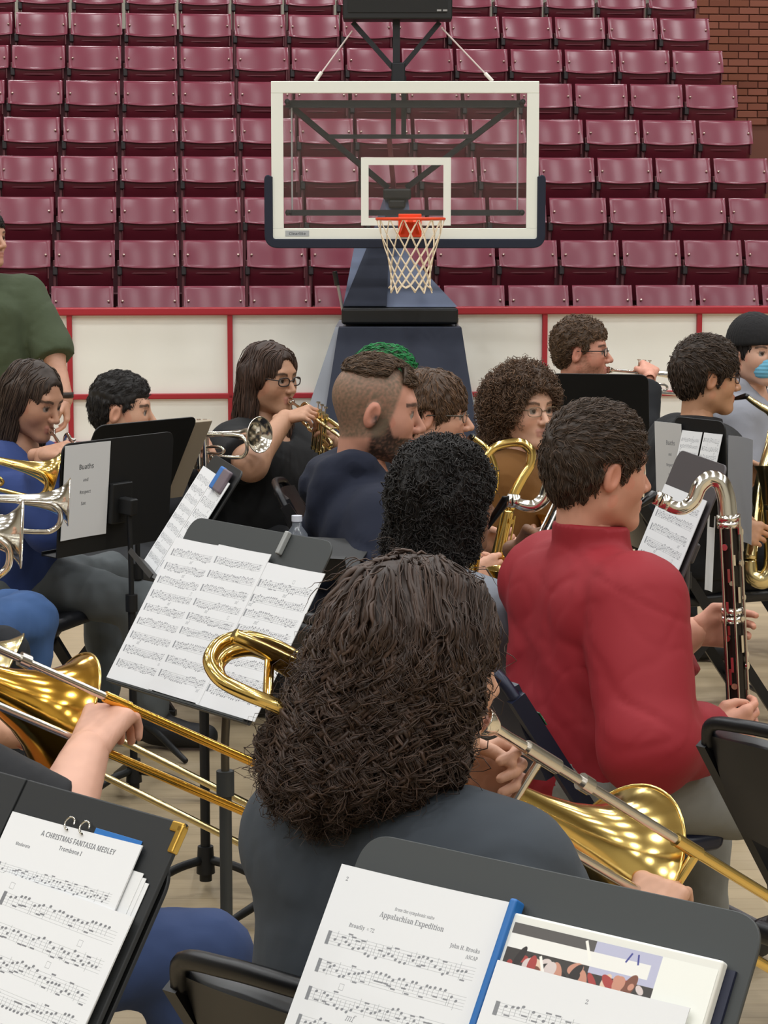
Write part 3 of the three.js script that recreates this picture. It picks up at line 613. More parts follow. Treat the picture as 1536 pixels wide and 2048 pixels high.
    const list = [bg, hg];
    for (const k of ['R', 'L']) {
      const A = arms[k], Y = A.n.clone().negate(), Z = A.dir.clone().cross(Y), ts = k === 'R' ? -1 : 1;
      const hm = handGeo(skin, ts, A.a.curl ?? 0.55, Math.max(0.003, fine * 0.9), A.a.thumb ?? 1, s * (o.handSize ?? 1)); hm.applyMatrix4(new THREE.Matrix4().makeBasis(A.dir, Y, Z).setPosition(A.wr)); list.push(hm);
    }
    part(grp, 'body', local(mergeC(list)), skinMat);
  }
  // clothes
  const wr = o.wrinkle ?? 0.006, fold = (x, y, z) => { const a = nz(x * 3, y * 3, z * 3) * 0.5, c1 = Math.abs(nz(x * 5 + y * 3, y * 7 + a, z * 5 - y * 2)), c2 = Math.abs(nz(x * 11 - y * 5, y * 12 + z * 4, z * 11 + a)); return wr * (0.9 * nz(x * 5 + y * 2.5, y * 4 + a, z * 5 - y * 2.5) + 0.4 * nz(x * 13 - y * 6, y * 8 + z * 4, z * 13 + a) - 0.45 * Math.max(0, 1 - c1 * 7) - 0.25 * Math.max(0, 1 - c2 * 8)); };
  {
    const t = o.top ?? {}, e = t.thick ?? 0.012, fr = t.sleeve ?? 0.62, A = trunk(e), parts = [];
    const tk = uni(A, T(0.07));
    const sl = ['R', 'L'].map((k) => { const L = uni(limb(k, e + (t.loose ?? 0.006), fr), T(0.03)), q = arms[k], end = fr <= 1 ? q.S.clone().lerp(q.el, fr) : q.el.clone().lerp(q.wr, fr - 1), ax = (fr <= 1 ? q.el.clone().sub(q.S) : q.wr.clone().sub(q.el)).normalize(); return (x, y, z) => { const d = L(x, y, z), c = (x - end.x) * ax.x + (y - end.y) * ax.y + (z - end.z) * ax.z; return c > -0.12 && Math.hypot(x - end.x, y - end.y, z - end.z) < 0.2 ? smax(d, c, 0.008) : d; }; });
    const hem = t.hem ?? -0.12, hp = on(hem);
    const nk = cap(H(-0.025, -0.06, 0), nb.clone().addScaledVector(tf, 0.03), T(0.062), T(0.066)), cut = t.neck ?? 0.006;
    const coll = t.collar ? t.collar : 0, cA = nb.clone().addScaledVector(sp, -0.03), cB = nb.clone().lerp(H(-0.03, -0.08, 0), coll).addScaledVector(tf, 0.012);
    const colF = coll ? cap(cA, cB, T((t.collarR ?? 0.07) + 0.006), T(t.collarR ?? 0.07)) : null, hood = t.hood ? [cap(on(1.06, -0.085, 0.05), on(1.06, -0.085, -0.05), T(0.058)), cap(on(1.15, -0.05, 0.08), on(1.0, -0.115, 0.05), T(0.042)), cap(on(1.15, -0.05, -0.08), on(1.0, -0.115, -0.05), T(0.042)), cap(on(1.14, -0.02, 0.085), on(0.9, 0.1, 0.05), T(0.036), T(0.028)), cap(on(1.14, -0.02, -0.085), on(0.9, 0.1, -0.05), T(0.036), T(0.028)), cap(on(0.9, -0.1, 0.03), on(0.8, -0.12, 0), T(0.06), T(0.04))] : [];
    const hd = hood.length ? uni(hood, 0.03) : null;
    const f = (x, y, z) => {
      const n = fold(x, y, z); let d = tk(x, y, z);
      d = smin(d, sl[0](x, y, z), T(t.blend ?? 0.025)); d = smin(d, sl[1](x, y, z), T(t.blend ?? 0.025));
      d -= n;
      const c = -((x - hp.x) * sp.x + (y - hp.y) * sp.y + (z - hp.z) * sp.z); d = smax(d, c, 0.01);
      if (!coll) d = smax(d, -(nk(x, y, z) - cut), 0.01);
      if (colF) { const q = colF(x, y, z), up2 = (x - cB.x) * sp.x + (y - cB.y) * sp.y + (z - cB.z) * sp.z; d = smin(d, smax(q - n * 0.5, up2 - 0.004, 0.006), 0.02); }
      if (hd) d = smin(d, hd(x, y, z) - n * 1.5, 0.018);
      return d;
    };
    const pts = [nb, hip, sh.R, sh.L, on(hem), cB]; for (const k of ['R', 'L']) { pts.push(arms[k].el); if (fr > 1) pts.push(arms[k].wr); }
    const [lo, hi] = bounds(pts, 0.21);
    part(grp, t.name ?? 'shirt', local(meshField(f, lo, hi, t.cell ?? 0.012, 0.015)), cloth(t.color ?? 0x222222, t.rough ?? 0.9), t.label);
    void parts;
  }
  {
    const t = o.pants ?? {}, e = t.thick ?? 0.014;
    const pel = [-1, 1].flatMap((q) => [cap(on(-0.02, 0.0, q * 0.075 * g), on(0.16, 0.005, q * 0.07 * g), T(0.108 * g) + e, T(0.108 * g) + e * 0.4)]);
    const L = uni([...pel, ...leg('R', e), ...leg('L', e)], T(0.045));
    const f = (x, y, z) => { let d = L(x, y, z) - nz(x * 10, y * 10, z * 10) * 0.009 - nz(x * 24, y * 24, z * 24) * 0.005; return smax(d, 0.1 - y, 0.006); };
    const [lo, hi] = bounds([hip, on(0.2), ...['R', 'L'].flatMap((k) => [legs[k].kn, legs[k].an])], 0.2);
    part(grp, 'trousers', local(meshField(f, lo, hi, 0.015, 0.015)), cloth(t.color ?? 0x222428, 0.92), t.label);
    for (const k of ['R', 'L']) {
      const q = legs[k], a = q.an, d = q.foot, sf = uni([cap(V(a.x, 0.075, a.z).addScaledVector(d, -0.03), V(a.x, 0.06, a.z).addScaledVector(d, 0.06), 0.045, 0.04), cap(V(a.x, 0.05, a.z).addScaledVector(d, 0.06), V(a.x, 0.045, a.z).addScaledVector(d, 0.17), 0.045, 0.04), cap(V(a.x, 0.13, a.z), V(a.x, 0.06, a.z), 0.045, 0.045)], 0.03);
      const ff = (x, y, z) => smax(sf(x, y, z), 0.004 - y, 0.006);
      const [l2, h2] = bounds([V(a.x, 0.13, a.z), V(a.x, 0, a.z).addScaledVector(d, 0.18), V(a.x, 0, a.z).addScaledVector(d, -0.03)], 0.07);
      part(grp, 'shoe', local(meshField(ff, l2, h2, 0.009)), std(o.shoe ?? 0x17171a, 0.6));
    }
  }
  const api = { grp, Hm, H, mouth: H(0.1, -0.068, 0), arms, on, fwd, right, up, hip, nb, tf, sp, base, local, hf };
  if (o.hair) {
    const hg = o.hair(api); if (hg) { hg.applyMatrix4(Hm); part(grp, 'hair', local(hg), hairMat(o.hairRough ?? 0.62), o.hairLabel); }
  }
  if (o.glasses) {
    const G = [], gc = o.glasses;
    for (const q of [-1, 1]) {
      const pts = []; for (let i = 0; i <= 20; i++) { const a = i / 20 * Math.PI * 2, cx = Math.cos(a), cy = Math.sin(a); pts.push(V(0.104 - Math.abs(q * 0.034 + cx * 0.025 - 0) * 0.14, 0.002 + Math.sign(cy) * Math.pow(Math.abs(cy), 0.7) * 0.0155, q * 0.035 + Math.sign(cx) * Math.pow(Math.abs(cx), 0.75) * 0.0265)); }
      G.push(sweep(pts, gc.r ?? 0.0022, 6)); G.push(sweep([V(0.096, 0.008, q * 0.061), V(0.06, 0.009, q * 0.079), V(-0.01, 0.008, q * 0.083), V(-0.03, -0.004, q * 0.084)], 0.0022, 6));
    }
    G.push(sweep([V(0.107, 0.006, 0.01), V(0.109, 0.009, 0), V(0.107, 0.006, -0.01)], 0.002, 6));
    const gg = merge(G); gg.applyMatrix4(Hm); part(grp, 'glasses', local(gg), std(gc.color ?? 0x2a2422, 0.4, gc.metal ?? 0));
    const gp = grp.children[grp.children.length - 1];
    for (const q of [-1, 1]) { const c = new THREE.CircleGeometry(0.023, 20); c.scale(1.05, 0.75, 1); c.rotateY(Math.PI / 2 - q * 0.14); c.translate(0.101, 0.002, q * 0.035); c.applyMatrix4(Hm); part(gp, 'lens', local(c), lensM); }
  }
  return api;
}
// ---------------------------------------------------------------- brass, reeds, stands, paper, chairs
const gold = new THREE.MeshStandardMaterial({ color: new THREE.Color(0.83, 0.6, 0.2), metalness: 1, roughness: 0.16 });
const paleGold = new THREE.MeshStandardMaterial({ color: new THREE.Color(0.8, 0.66, 0.34), metalness: 1, roughness: 0.2 });
const amber = new THREE.MeshStandardMaterial({ color: new THREE.Color(0.9, 0.5, 0.08), metalness: 1, roughness: 0.15 });
const silver = new THREE.MeshStandardMaterial({ color: new THREE.Color(0.86, 0.83, 0.76), metalness: 1, roughness: 0.14 });
const nickel = new THREE.MeshStandardMaterial({ color: new THREE.Color(0.72, 0.69, 0.64), metalness: 1, roughness: 0.22 });
const ebony = std(0x17120f, 0.32), darkPlastic = std(0x0e0e10, 0.3), feltM = std(0x57422c, 0.9);
function latheX(profile, seg = 36) {                                  // [x, r] pairs turned about the x axis, both sides of the wall drawn
  const g = new THREE.LatheGeometry(profile.map(([x, r]) => new THREE.Vector2(Math.max(r, 0.0001), x)), seg); g.rotateZ(-Math.PI / 2); return g;
}
function flare(list, t = 0.0011, seg = 44) { return latheX([...list, [list[list.length - 1][0] + 0.0012, list[list.length - 1][1] - 0.0012], ...list.slice().reverse().map(([x, r]) => [x, Math.max(0.0005, r - t)])], seg); }
const mouthG = latheX([[0, 0.0005], [0.001, 0.0085], [0, 0.0135], [0.004, 0.0138], [0.012, 0.0125], [0.024, 0.0088], [0.03, 0.0055], [0.05, 0.0048], [0.085, 0.0055], [0.085, 0.0005]], 20);
const bigMouthG = mouthG.clone().scale(1, 1.35, 1.35);
const pl = (...a) => a.map((p) => V(...p));
function frameOf(from, to, roll = 0) {
  const x = to.clone().sub(from).normalize(), z0 = x.clone().cross(V(0, 1, 0)).normalize(), y0 = z0.clone().cross(x);
  const y = y0.clone().multiplyScalar(Math.cos(roll)).addScaledVector(z0, Math.sin(roll)), z = x.clone().cross(y);
  const m = new THREE.Matrix4().makeBasis(x, y, z).setPosition(from);
  return { m, X: x, Y: y, Z: z, P: (a, b, c) => V(a, b, c).applyMatrix4(m) };
}
function asThing(name, label, cat, fr, group) { const o = thing(name, label, cat, V(0, 0, 0), group); fr.m.decompose(o.position, o.quaternion, o.scale); return o; }
function trumpet(label, fr, m, acc = silver) {
  const o = asThing('trumpet', label, 'trumpet', fr, 'trumpets');
  const zb = -0.045, zl = 0.0;
  part(o, 'mouthpiece', mouthG, acc);
  part(o, 'leadpipe', merge([sweep(pl([0.07, 0, zl], [0.4, 0, zl]), 0.0058, 10), cyl(0.0078, 0.0078, 0.03, 12).rotateZ(Math.PI / 2).translate(0.3, 0, zl)]), m);
  part(o, 'tuning_slide', sweep(pl([0.36, 0, zl], [0.43, 0, zl], [0.452, -0.004, zl], [0.47, -0.02, zl], [0.474, -0.038, zl], [0.47, -0.056, zl], [0.452, -0.072, zl], [0.43, -0.076, zl], [0.29, -0.076, zl - 0.01]), 0.0068, 12, 40), m);
  const bell = part(o, 'bell', flare([[0.05, 0.006], [0.2, 0.0065], [0.3, 0.009], [0.36, 0.0125], [0.41, 0.018], [0.445, 0.026], [0.468, 0.036], [0.482, 0.047], [0.49, 0.058], [0.4925, 0.0615]]).translate(0, 0, zb), m);
  part(bell, 'bell_rim', new THREE.TorusGeometry(0.0615, 0.0018, 8, 44).rotateY(Math.PI / 2).translate(0.4935, 0, zb), m);
  part(bell, 'bell_bow', sweep(pl([0.06, 0, zb], [0.03, -0.002, zb], [0.008, -0.018, zb], [0.002, -0.038, zb], [0.008, -0.058, zb], [0.03, -0.074, zb], [0.06, -0.076, zb], [0.18, -0.076, zb + 0.015]), 0.006, 12, 40), m);
  for (let i = 0; i < 3; i++) {
    const x = 0.19 + i * 0.031, v = part(o, 'valve', merge([cyl(0.0118, 0.0118, 0.13, 16, x, -0.05, -0.022), cyl(0.0132, 0.0132, 0.012, 16, x, 0.018, -0.022), cyl(0.0132, 0.0125, 0.012, 16, x, -0.118, -0.022)]), m);
    part(v, 'valve_cap', merge([cyl(0.0022, 0.0022, 0.03, 8, x, 0.035, -0.022), cyl(0.0075, 0.0075, 0.004, 12, x, 0.05, -0.022)]), acc);
  }
  for (const q of [sweep(pl([0.25, -0.045, -0.02], [0.34, -0.045, -0.01], [0.352, -0.055, -0.01], [0.34, -0.066, -0.01], [0.26, -0.066, -0.02]), 0.0056, 8, 24), sweep(pl([0.19, -0.045, -0.022], [0.13, -0.045, -0.022], [0.12, -0.055, -0.022], [0.13, -0.066, -0.022], [0.18, -0.066, -0.022]), 0.0056, 8, 24)]) part(o, 'valve_slide', q, m);
  for (const q of [bar([0.14, 0, zl], [0.14, 0, zb], 0.0026), bar([0.33, 0, zl], [0.33, -0.004, zb], 0.0026)]) part(o, 'brace', q, m);
  part(o, 'finger_ring', new THREE.TorusGeometry(0.012, 0.002, 6, 16).translate(0.3, -0.088, 0), m);
  const { P, X, Y, Z } = fr;
  return { o, armR: { grip: P(0.215, 0.0, 0.0), dir: X.clone().multiplyScalar(0.55).addScaledVector(Y, 0.35).addScaledVector(Z, -0.6), n: Y.clone().multiplyScalar(-0.8).addScaledVector(Z, -0.5), curl: 0.75, thumb: 0.8 }, armL: { grip: P(0.22, -0.05, -0.03), dir: X.clone().multiplyScalar(0.45).addScaledVector(Y, 0.6).addScaledVector(Z, 0.35), n: Z.clone().multiplyScalar(0.9).addScaledVector(X, -0.2), curl: 0.95, thumb: 0.8 } };
}
const trumpetTo = (px, py, s, yaw, pitch) => { const b = at(px, py, s), d = V(Math.cos(yaw) * Math.cos(pitch), Math.sin(pitch), -Math.sin(yaw) * Math.cos(pitch)), z = V(Math.sin(yaw), 0, Math.cos(yaw)), f = b.clone().addScaledVector(d, -0.4935).addScaledVector(z, 0.045); return [f, frameOf(f, f.clone().add(d), 0)]; };
function trombone(label, fr, ext, m, mIn, opts = {}) {
  const o = asThing('trombone', label, 'trombone', fr, 'trombones');
  part(o, 'mouthpiece', bigMouthG, silver);
  const inner = part(o, 'inner_slide', merge([sweep(pl([0.07, 0, 0], [0.62, 0, 0]), 0.0068, 12), sweep(pl([0.06, -0.085, 0], [0.62, -0.085, 0]), 0.0068, 12), bar([0.115, 0, 0], [0.115, -0.085, 0], 0.006), cyl(0.0105, 0.0105, 0.06, 14).rotateZ(Math.PI / 2).translate(0.115, 0, 0), cyl(0.0105, 0.0105, 0.06, 14).rotateZ(Math.PI / 2).translate(0.115, -0.085, 0), cyl(0.012, 0.012, 0.018, 14).rotateZ(Math.PI / 2).translate(0.2, 0, 0)]), mIn);
  const e = 0.16 + ext, end = e + 0.6;
  part(o, 'outer_slide', merge([sweep(pl([e, 0, 0], [end, 0, 0], [end + 0.03, -0.012, 0], [end + 0.042, -0.0425, 0], [end + 0.03, -0.073, 0], [end, -0.085, 0], [e, -0.085, 0]), 0.0079, 14), bar([e + 0.04, 0, 0], [e + 0.04, -0.085, 0], 0.0075, 12), cyl(0.0098, 0.0098, 0.05, 14).rotateZ(Math.PI / 2).translate(e + 0.02, 0, 0), cyl(0.0098, 0.0098, 0.05, 14).rotateZ(Math.PI / 2).translate(e + 0.02, -0.085, 0)]), opts.outer ?? m);
  const by = opts.by ?? -0.06, bz = opts.bz ?? -0.12, R = opts.R ?? 0.106, bx = opts.bx ?? 0.36;
  const prof = [[-0.3, 0.0105], [0, 0.0135], [0.1, 0.018], [0.18, 0.026], [0.24, 0.037], [0.285, 0.051], [0.315, 0.066], [0.336, 0.082], [0.35, 0.097], [0.357, 0.106]].map(([x, r]) => [x + bx - 0.36, r * R / 0.106]);
  const bell = part(o, 'bell', flare(prof).translate(0, by, bz), opts.bell ?? m);
  part(bell, 'bell_rim', new THREE.TorusGeometry(R, 0.0026, 8, 48).rotateY(Math.PI / 2).translate(bx - 0.003, by, bz), m);
  const loop = opts.loop ?? [[-0.3, by, bz], [-0.36, by, bz], [-0.4, by + 0.01, bz * 0.7], [-0.41, by, bz * 0.45], [-0.4, by - 0.01, bz * 0.2], [-0.36, -0.08, 0], [-0.3, -0.085, 0]];
  part(o, 'tuning_slide', sweep(pl(...loop), 0.0092, 14, 60), m);
  if (opts.loop2) part(o, 'attachment_tubing', sweep(pl(...opts.loop2), 0.0082, 14, 60), m);
  part(o, 'gooseneck', sweep(pl(loop[loop.length - 1], [-0.15, -0.085, 0.0], [0.06, -0.085, 0]), 0.0088, 14, 24), m);
  for (const q of [bar([0.03, -0.085, 0], [0.03, by, bz], 0.005), bar([-0.16, -0.085, 0], [-0.16, by, bz], 0.005), ...(opts.extra ?? [])]) part(o, 'bell_brace', q, m);
  void inner;
  return { o, e, P: fr.P, ...fr };
}
// a reed instrument whose bore is given point by point in the hall
function keysAlong(o, a, b, n, r0, side, mat, rodMat) {
  const d = b.clone().sub(a), L = d.length(), ax = d.clone().normalize(), s = side.clone().addScaledVector(ax, -side.dot(ax)).normalize(), t = ax.clone().cross(s);
  for (let i = 0; i < n; i++) {
    const f = (i + 0.5) / n + rr(-0.02, 0.02), ang = rr(-1.2, 1.2), out = s.clone().multiplyScalar(Math.cos(ang)).addScaledVector(t, Math.sin(ang)), c = a.clone().addScaledVector(d, f).addScaledVector(out, r0 + 0.005);
    const g = i % 2 ? cyl(1, 1, 0.004, 14) : box(1, 0.004, 1); const R = rr(0.005, 0.0085); if (i % 2) g.scale(R, 1, R); else g.scale(rr(0.02, 0.042), 1, 0.0055); const tz = ax.clone().cross(out).normalize(); g.applyMatrix4(new THREE.Matrix4().makeBasis(ax, out, tz)); g.translate(c.x, c.y, c.z);
    part(o, 'key', g, mat);
  }
  for (const q of [-0.8, 0.1, 0.9]) { const out = s.clone().multiplyScalar(Math.cos(q)).addScaledVector(t, Math.sin(q)).multiplyScalar(r0 + 0.006); part(o, 'key_rod', bar(a.clone().addScaledVector(d, 0.04).add(out), b.clone().addScaledVector(d, -0.05).add(out), 0.0028, 8), rodMat); }
  void L;
}
function bassClarinet(label, pts, body, bottom, side) {                // pts: mouthpiece and neck; body: [top, end]
  const o = thing('bass_clarinet', label, 'bass clarinet', V(body[1].x, 0, body[1].z), 'bass clarinets'), B = o.position, loc = (g) => { g.translate(-B.x, 0, -B.z); return g; };
  part(o, 'mouthpiece', loc(sweep([pts[0], pts[1], pts[2]], [0.007, 0.012, 0.0135], 14)), darkPlastic);
  const lig = pts[1].clone().lerp(pts[2], 0.45), lx = pts[2].clone().sub(pts[1]).normalize().multiplyScalar(0.006);
  part(o, 'ligature', loc(merge([sweep([lig.clone().sub(lx), lig.clone().add(lx)], 0.0155, 16), sweep([pts[2].clone().sub(lx), pts[2].clone().addScaledVector(lx, 2)], 0.0158, 16)])), silver);
  part(o, 'neck', loc(sweep(pts.slice(2), pts.slice(2).map((_, i) => 0.0125 + i * 0.0009), 18, 60)), silver);
  const [a, b] = body, mid = a.clone().lerp(b, 0.46);
  part(o, 'body', loc(merge([sweep([a, mid], 0.021, 20), sweep([mid, b], 0.0225, 20)])), ebony);
  for (const f of [0.0, 0.03, 0.45, 0.49, 0.97]) { const c = a.clone().lerp(b, f), d = b.clone().sub(a).normalize().multiplyScalar(0.007); part(o, 'ring', loc(sweep([c.clone().sub(d), c.clone().add(d)], 0.0248, 20)), silver); }
  const kk = new THREE.Group(); void kk;
  const n0 = o.children.length; keysAlong(o, a, b, 24, 0.0215, side, silver, nickel);
  for (const ch of o.children.slice(n0)) loc(ch.geometry);
  if (bottom) part(o, 'bell', loc(sweep(bottom, bottom.map((_, i) => 0.021 + 0.011 * i * i / 4), 20, 40)), silver);
  return o;
}
function saxophone(label, neck, body, bow, m, side, r = [0.008, 0.015, 0.024, 0.04]) {
  const o = thing('saxophone', label, 'saxophone', V(body[0].x, 0, body[0].z), 'saxophones'), B = o.position, loc = (g) => { g.translate(-B.x, 0, -B.z); return g; };
  part(o, 'mouthpiece', loc(sweep([neck[0], neck[1], neck[1].clone().lerp(neck[2], 0.3)], [0.006, 0.011, 0.0115], 14)), darkPlastic);
  part(o, 'neck', loc(sweep(neck.slice(1), neck.slice(1).map((_, i, q) => r[0] + (r[1] - r[0]) * i / (q.length - 1)), 16, 80)), m);
  part(o, 'body', loc(sweep(body, body.map((_, i) => r[1] + (r[2] - r[1]) * i / (body.length - 1)), 18, 40)), m);
  if (bow) {
    part(o, 'bow', loc(sweep(bow, bow.map((_, i) => r[2] + (r[3] - r[2]) * i / (bow.length - 1)), 20, 40)), m);
    const e = bow[bow.length - 1], d = e.clone().sub(bow[bow.length - 2]).normalize();
    const g = flare([[0, r[3]], [0.06, r[3] * 1.15], [0.11, r[3] * 1.45], [0.13, r[3] * 1.75]]); g.applyQuaternion(new THREE.Quaternion().setFromUnitVectors(V(1, 0, 0), d)); g.translate(e.x, e.y, e.z); part(o, 'bell', loc(g), m);
  }
  const n0 = o.children.length; keysAlong(o, body[0], body[body.length - 1], 14, (r[1] + r[2]) / 2, side, m, m);
  for (const ch of o.children.slice(n0)) loc(ch.geometry);
  return o;
}
// ---------------------------------------------------------------- music stands
const standBlack = std(0x191a1b, 0.5, 0.2), standGrey = std(0x3c3f3f, 0.55, 0.15);
// top: middle of the desk's upper edge; psi: turn of its face (0 = to the camera, 90 degrees = to the left); tilt: lean back
function musicStand(label, top, psi, tilt, o2 = {}) {
  const w = o2.w ?? 0.5, h = o2.h ?? 0.33, m = o2.mat ?? standBlack;
  const n = V(-Math.sin(psi), 0, Math.cos(psi)), r = V(Math.cos(psi), 0, Math.sin(psi));
  const yv = V(0, Math.cos(tilt), 0).addScaledVector(n, -Math.sin(tilt)), zv = r.clone().cross(yv);
  const org = top.clone().addScaledVector(yv, -h);                     // lower edge of the desk
  const foot = V(org.x, 0, org.z).addScaledVector(n, -0.06 - 0.1 * Math.sin(tilt));
  const o = thing('music_stand', label, 'music stand', foot, 'music stands');
  const D = new THREE.Matrix4().makeBasis(r, yv, zv).setPosition(org.clone().sub(foot));
  const sh = new THREE.Shape(), c = 0.035; sh.moveTo(-w / 2, 0); sh.lineTo(w / 2, 0); sh.lineTo(w / 2, h - c); sh.quadraticCurveTo(w / 2, h, w / 2 - c, h); sh.lineTo(-w / 2 + c, h); sh.quadraticCurveTo(-w / 2, h, -w / 2, h - c); sh.closePath();
  const dg = new THREE.ExtrudeGeometry(sh, { depth: 0.003, bevelEnabled: true, bevelSize: 0.001, bevelThickness: 0.001, bevelSegments: 1 }); dg.translate(0, 0, -0.005);
  part(o, 'desk', dg.applyMatrix4(D), m);
  part(o, 'ledge', merge([box(w, 0.003, o2.ledge ?? 0.055, 0, 0, (o2.ledge ?? 0.055) / 2 - 0.003), box(w, o2.ledge ? 0.004 : 0.014, 0.003, 0, 0.003, (o2.ledge ?? 0.055) - 0.003)]).applyMatrix4(D), m);
  part(o, 'bracket', merge([box(0.09, 0.12, 0.02, 0, h * 0.42, -0.018, 0.004), box(0.035, 0.05, 0.06, 0, h * 0.4, -0.045, 0.006)]).applyMatrix4(D), m);
  const joint = V(0, h * 0.38, -0.055).applyMatrix4(D), py = joint.y - 0.05;
  part(o, 'upper_tube', sweep([joint, V(joint.x, joint.y - 0.02, joint.z), V(joint.x * 0.5, py - 0.06, joint.z * 0.5), V(0, py - 0.14, 0), V(0, 0.42, 0)], o2.r ? o2.r * 0.7 : 0.0085, 12), o2.tube ?? m);
  part(o, 'lower_tube', cyl(o2.r ?? 0.0125, o2.r ?? 0.0125, py * 0.72 - 0.06, 16, 0, 0.06 + (py * 0.72 - 0.06) / 2, 0), m);
  part(o, 'collar', cyl(0.018, 0.018, 0.05, 16, 0, py * 0.72, 0), m);
  part(o, 'hub', merge([cyl(0.02, 0.024, 0.07, 16, 0, 0.085, 0), cyl(0.016, 0.016, 0.04, 16, 0, 0.05, 0)]), m);
  for (let i = 0; i < 3; i++) { const a = (o2.leg ?? 0.4) + i * Math.PI * 2 / 3, x = Math.cos(a), z = Math.sin(a); part(o, 'leg', sweep([V(x * 0.015, 0.085, z * 0.015), V(x * 0.09, 0.075, z * 0.09), V(x * 0.2, 0.035, z * 0.2), V(x * 0.27, 0.01, z * 0.27)], [0.012, 0.012, 0.011, 0.009], 8, 14), m); }
  return { o, D: D.clone().premultiply(new THREE.Matrix4().makeTranslation(foot.x, 0, foot.z)), w, h, n, r, yv, zv };
}
// ---------------------------------------------------------------- sheets of paper; print drawn as a flat print
const paperM = new THREE.MeshStandardMaterial({ color: 0xe2e3e3, roughness: 0.8 });
function musicPage(seedN, o = {}) {
  reseed(seedN);
  return canvasTex(o.W ?? 384, o.H ?? 500, (c, w, h) => {
    c.fillStyle = o.bg ?? '#e4e5e6'; c.fillRect(0, 0, w, h);
    const ink = o.ink ?? '#85878b', n = o.rows ?? 8, y0 = h * (o.top ?? 0.08), dy = (h * 0.96 - y0) / n, gap = dy * 0.105;
    c.fillStyle = ink; c.strokeStyle = ink; c.textAlign = 'center';
    for (const [txt, x, y, sz, al, wt] of o.text ?? []) { c.font = `${wt ?? 'bold'} ${Math.round(sz * h)}px ${o.font ?? 'serif'}`; c.textAlign = al ?? 'center'; c.fillText(txt, x * w, y * h); }
    const cols = o.cols ?? 1;
    for (let q = 0; q < cols; q++) for (let r = 0; r < n; r++) {
      const y = y0 + r * dy, x0 = w * (q / cols) + w * 0.06 / cols, x1 = w * ((q + 1) / cols) - w * 0.06 / cols;
      c.lineWidth = 1; c.globalAlpha = 0.55; for (let k = 0; k < 5; k++) { c.beginPath(); c.moveTo(x0, y + k * gap); c.lineTo(x1, y + k * gap); c.stroke(); }
      c.globalAlpha = 0.9; c.fillRect(x0, y - gap * 0.3, gap * 1.6, gap * 4.6);
      let x = x0 + gap * 4; let pv = 2;
      while (x < x1 - gap * 2) {
        if (rnd() < 0.12) { c.fillRect(x, y, 1.4, gap * 4); x += gap * 1.6; continue; }
        pv = clamp(pv + rr(-1.6, 1.6), -0.6, 4.6); const yy = y + pv * gap;
        c.beginPath(); c.ellipse(x, yy, gap * 0.62, gap * 0.46, -0.3, 0, 6.3); c.fill(); const up = pv > 2; c.fillRect(up ? x + gap * 0.5 : x - gap * 0.6, up ? yy - gap * 3 : yy, 1.3, gap * 3);
        if (rnd() < 0.45) c.fillRect(x, up ? yy - gap * 3 : yy + gap * 2.5, gap * 2.2, gap * 0.5);
        x += gap * rr(1.6, 2.6);
      }
      if (rnd() < 0.5) { c.font = `italic ${Math.round(gap * 3)}px serif`; c.textAlign = 'center'; c.fillText('mf', x0 + rnd() * (x1 - x0), y + gap * 7.2); }
      if (rnd() < 0.3) { c.strokeRect(x0 + rnd() * (x1 - x0) * 0.9, y - gap * 3.6, gap * 2, gap * 2); }
      c.globalAlpha = 1;
    }
  });
}
function bend(g, w, h, amt, curl) { const p = g.attributes.position; for (let i = 0; i < p.count; i++) { const x = p.getX(i) / w * 2 - 1, y = p.getY(i) / h; p.setZ(i, p.getZ(i) + amt * x * x + curl * Math.max(0, y - 0.5) ** 2 * 4); } g.computeVertexNormals(); return g; }
// on: stand frame; x, y: lower left corner on the desk; z: height of the stack
function sheet(label, D, x, y, w, h, tex, o = {}) {
  const g = thing(o.name ?? 'sheet_music', label, o.cat ?? 'sheet music', V(0, 0, 0), o.group ?? 'sheets of music');
  const m = D.clone().multiply(new THREE.Matrix4().makeTranslation(x, y, o.z ?? 0.002)).multiply(new THREE.Matrix4().makeRotationZ(o.rot ?? 0));
  if (o.tip) m.multiply(new THREE.Matrix4().makeRotationX(o.tip));
  m.decompose(g.position, g.quaternion, g.scale);
  const t = o.t ?? 0.0009, amt = o.bend ?? 0.003, cu = o.curl ?? 0;
  part(g, 'paper', bend(new THREE.BoxGeometry(w, h, t, 8, 10, 1).translate(w / 2, h / 2, t / 2), w, h, amt, cu), o.mat ?? paperM);
  if (tex) part(g, 'print', bend(new THREE.PlaneGeometry(w * 0.999, h * 0.999, 8, 10).translate(w / 2, h / 2, t + 0.0004), w, h, amt, cu), std(0xffffff, 0.8, 0, { map: tex }));
  return g;
}
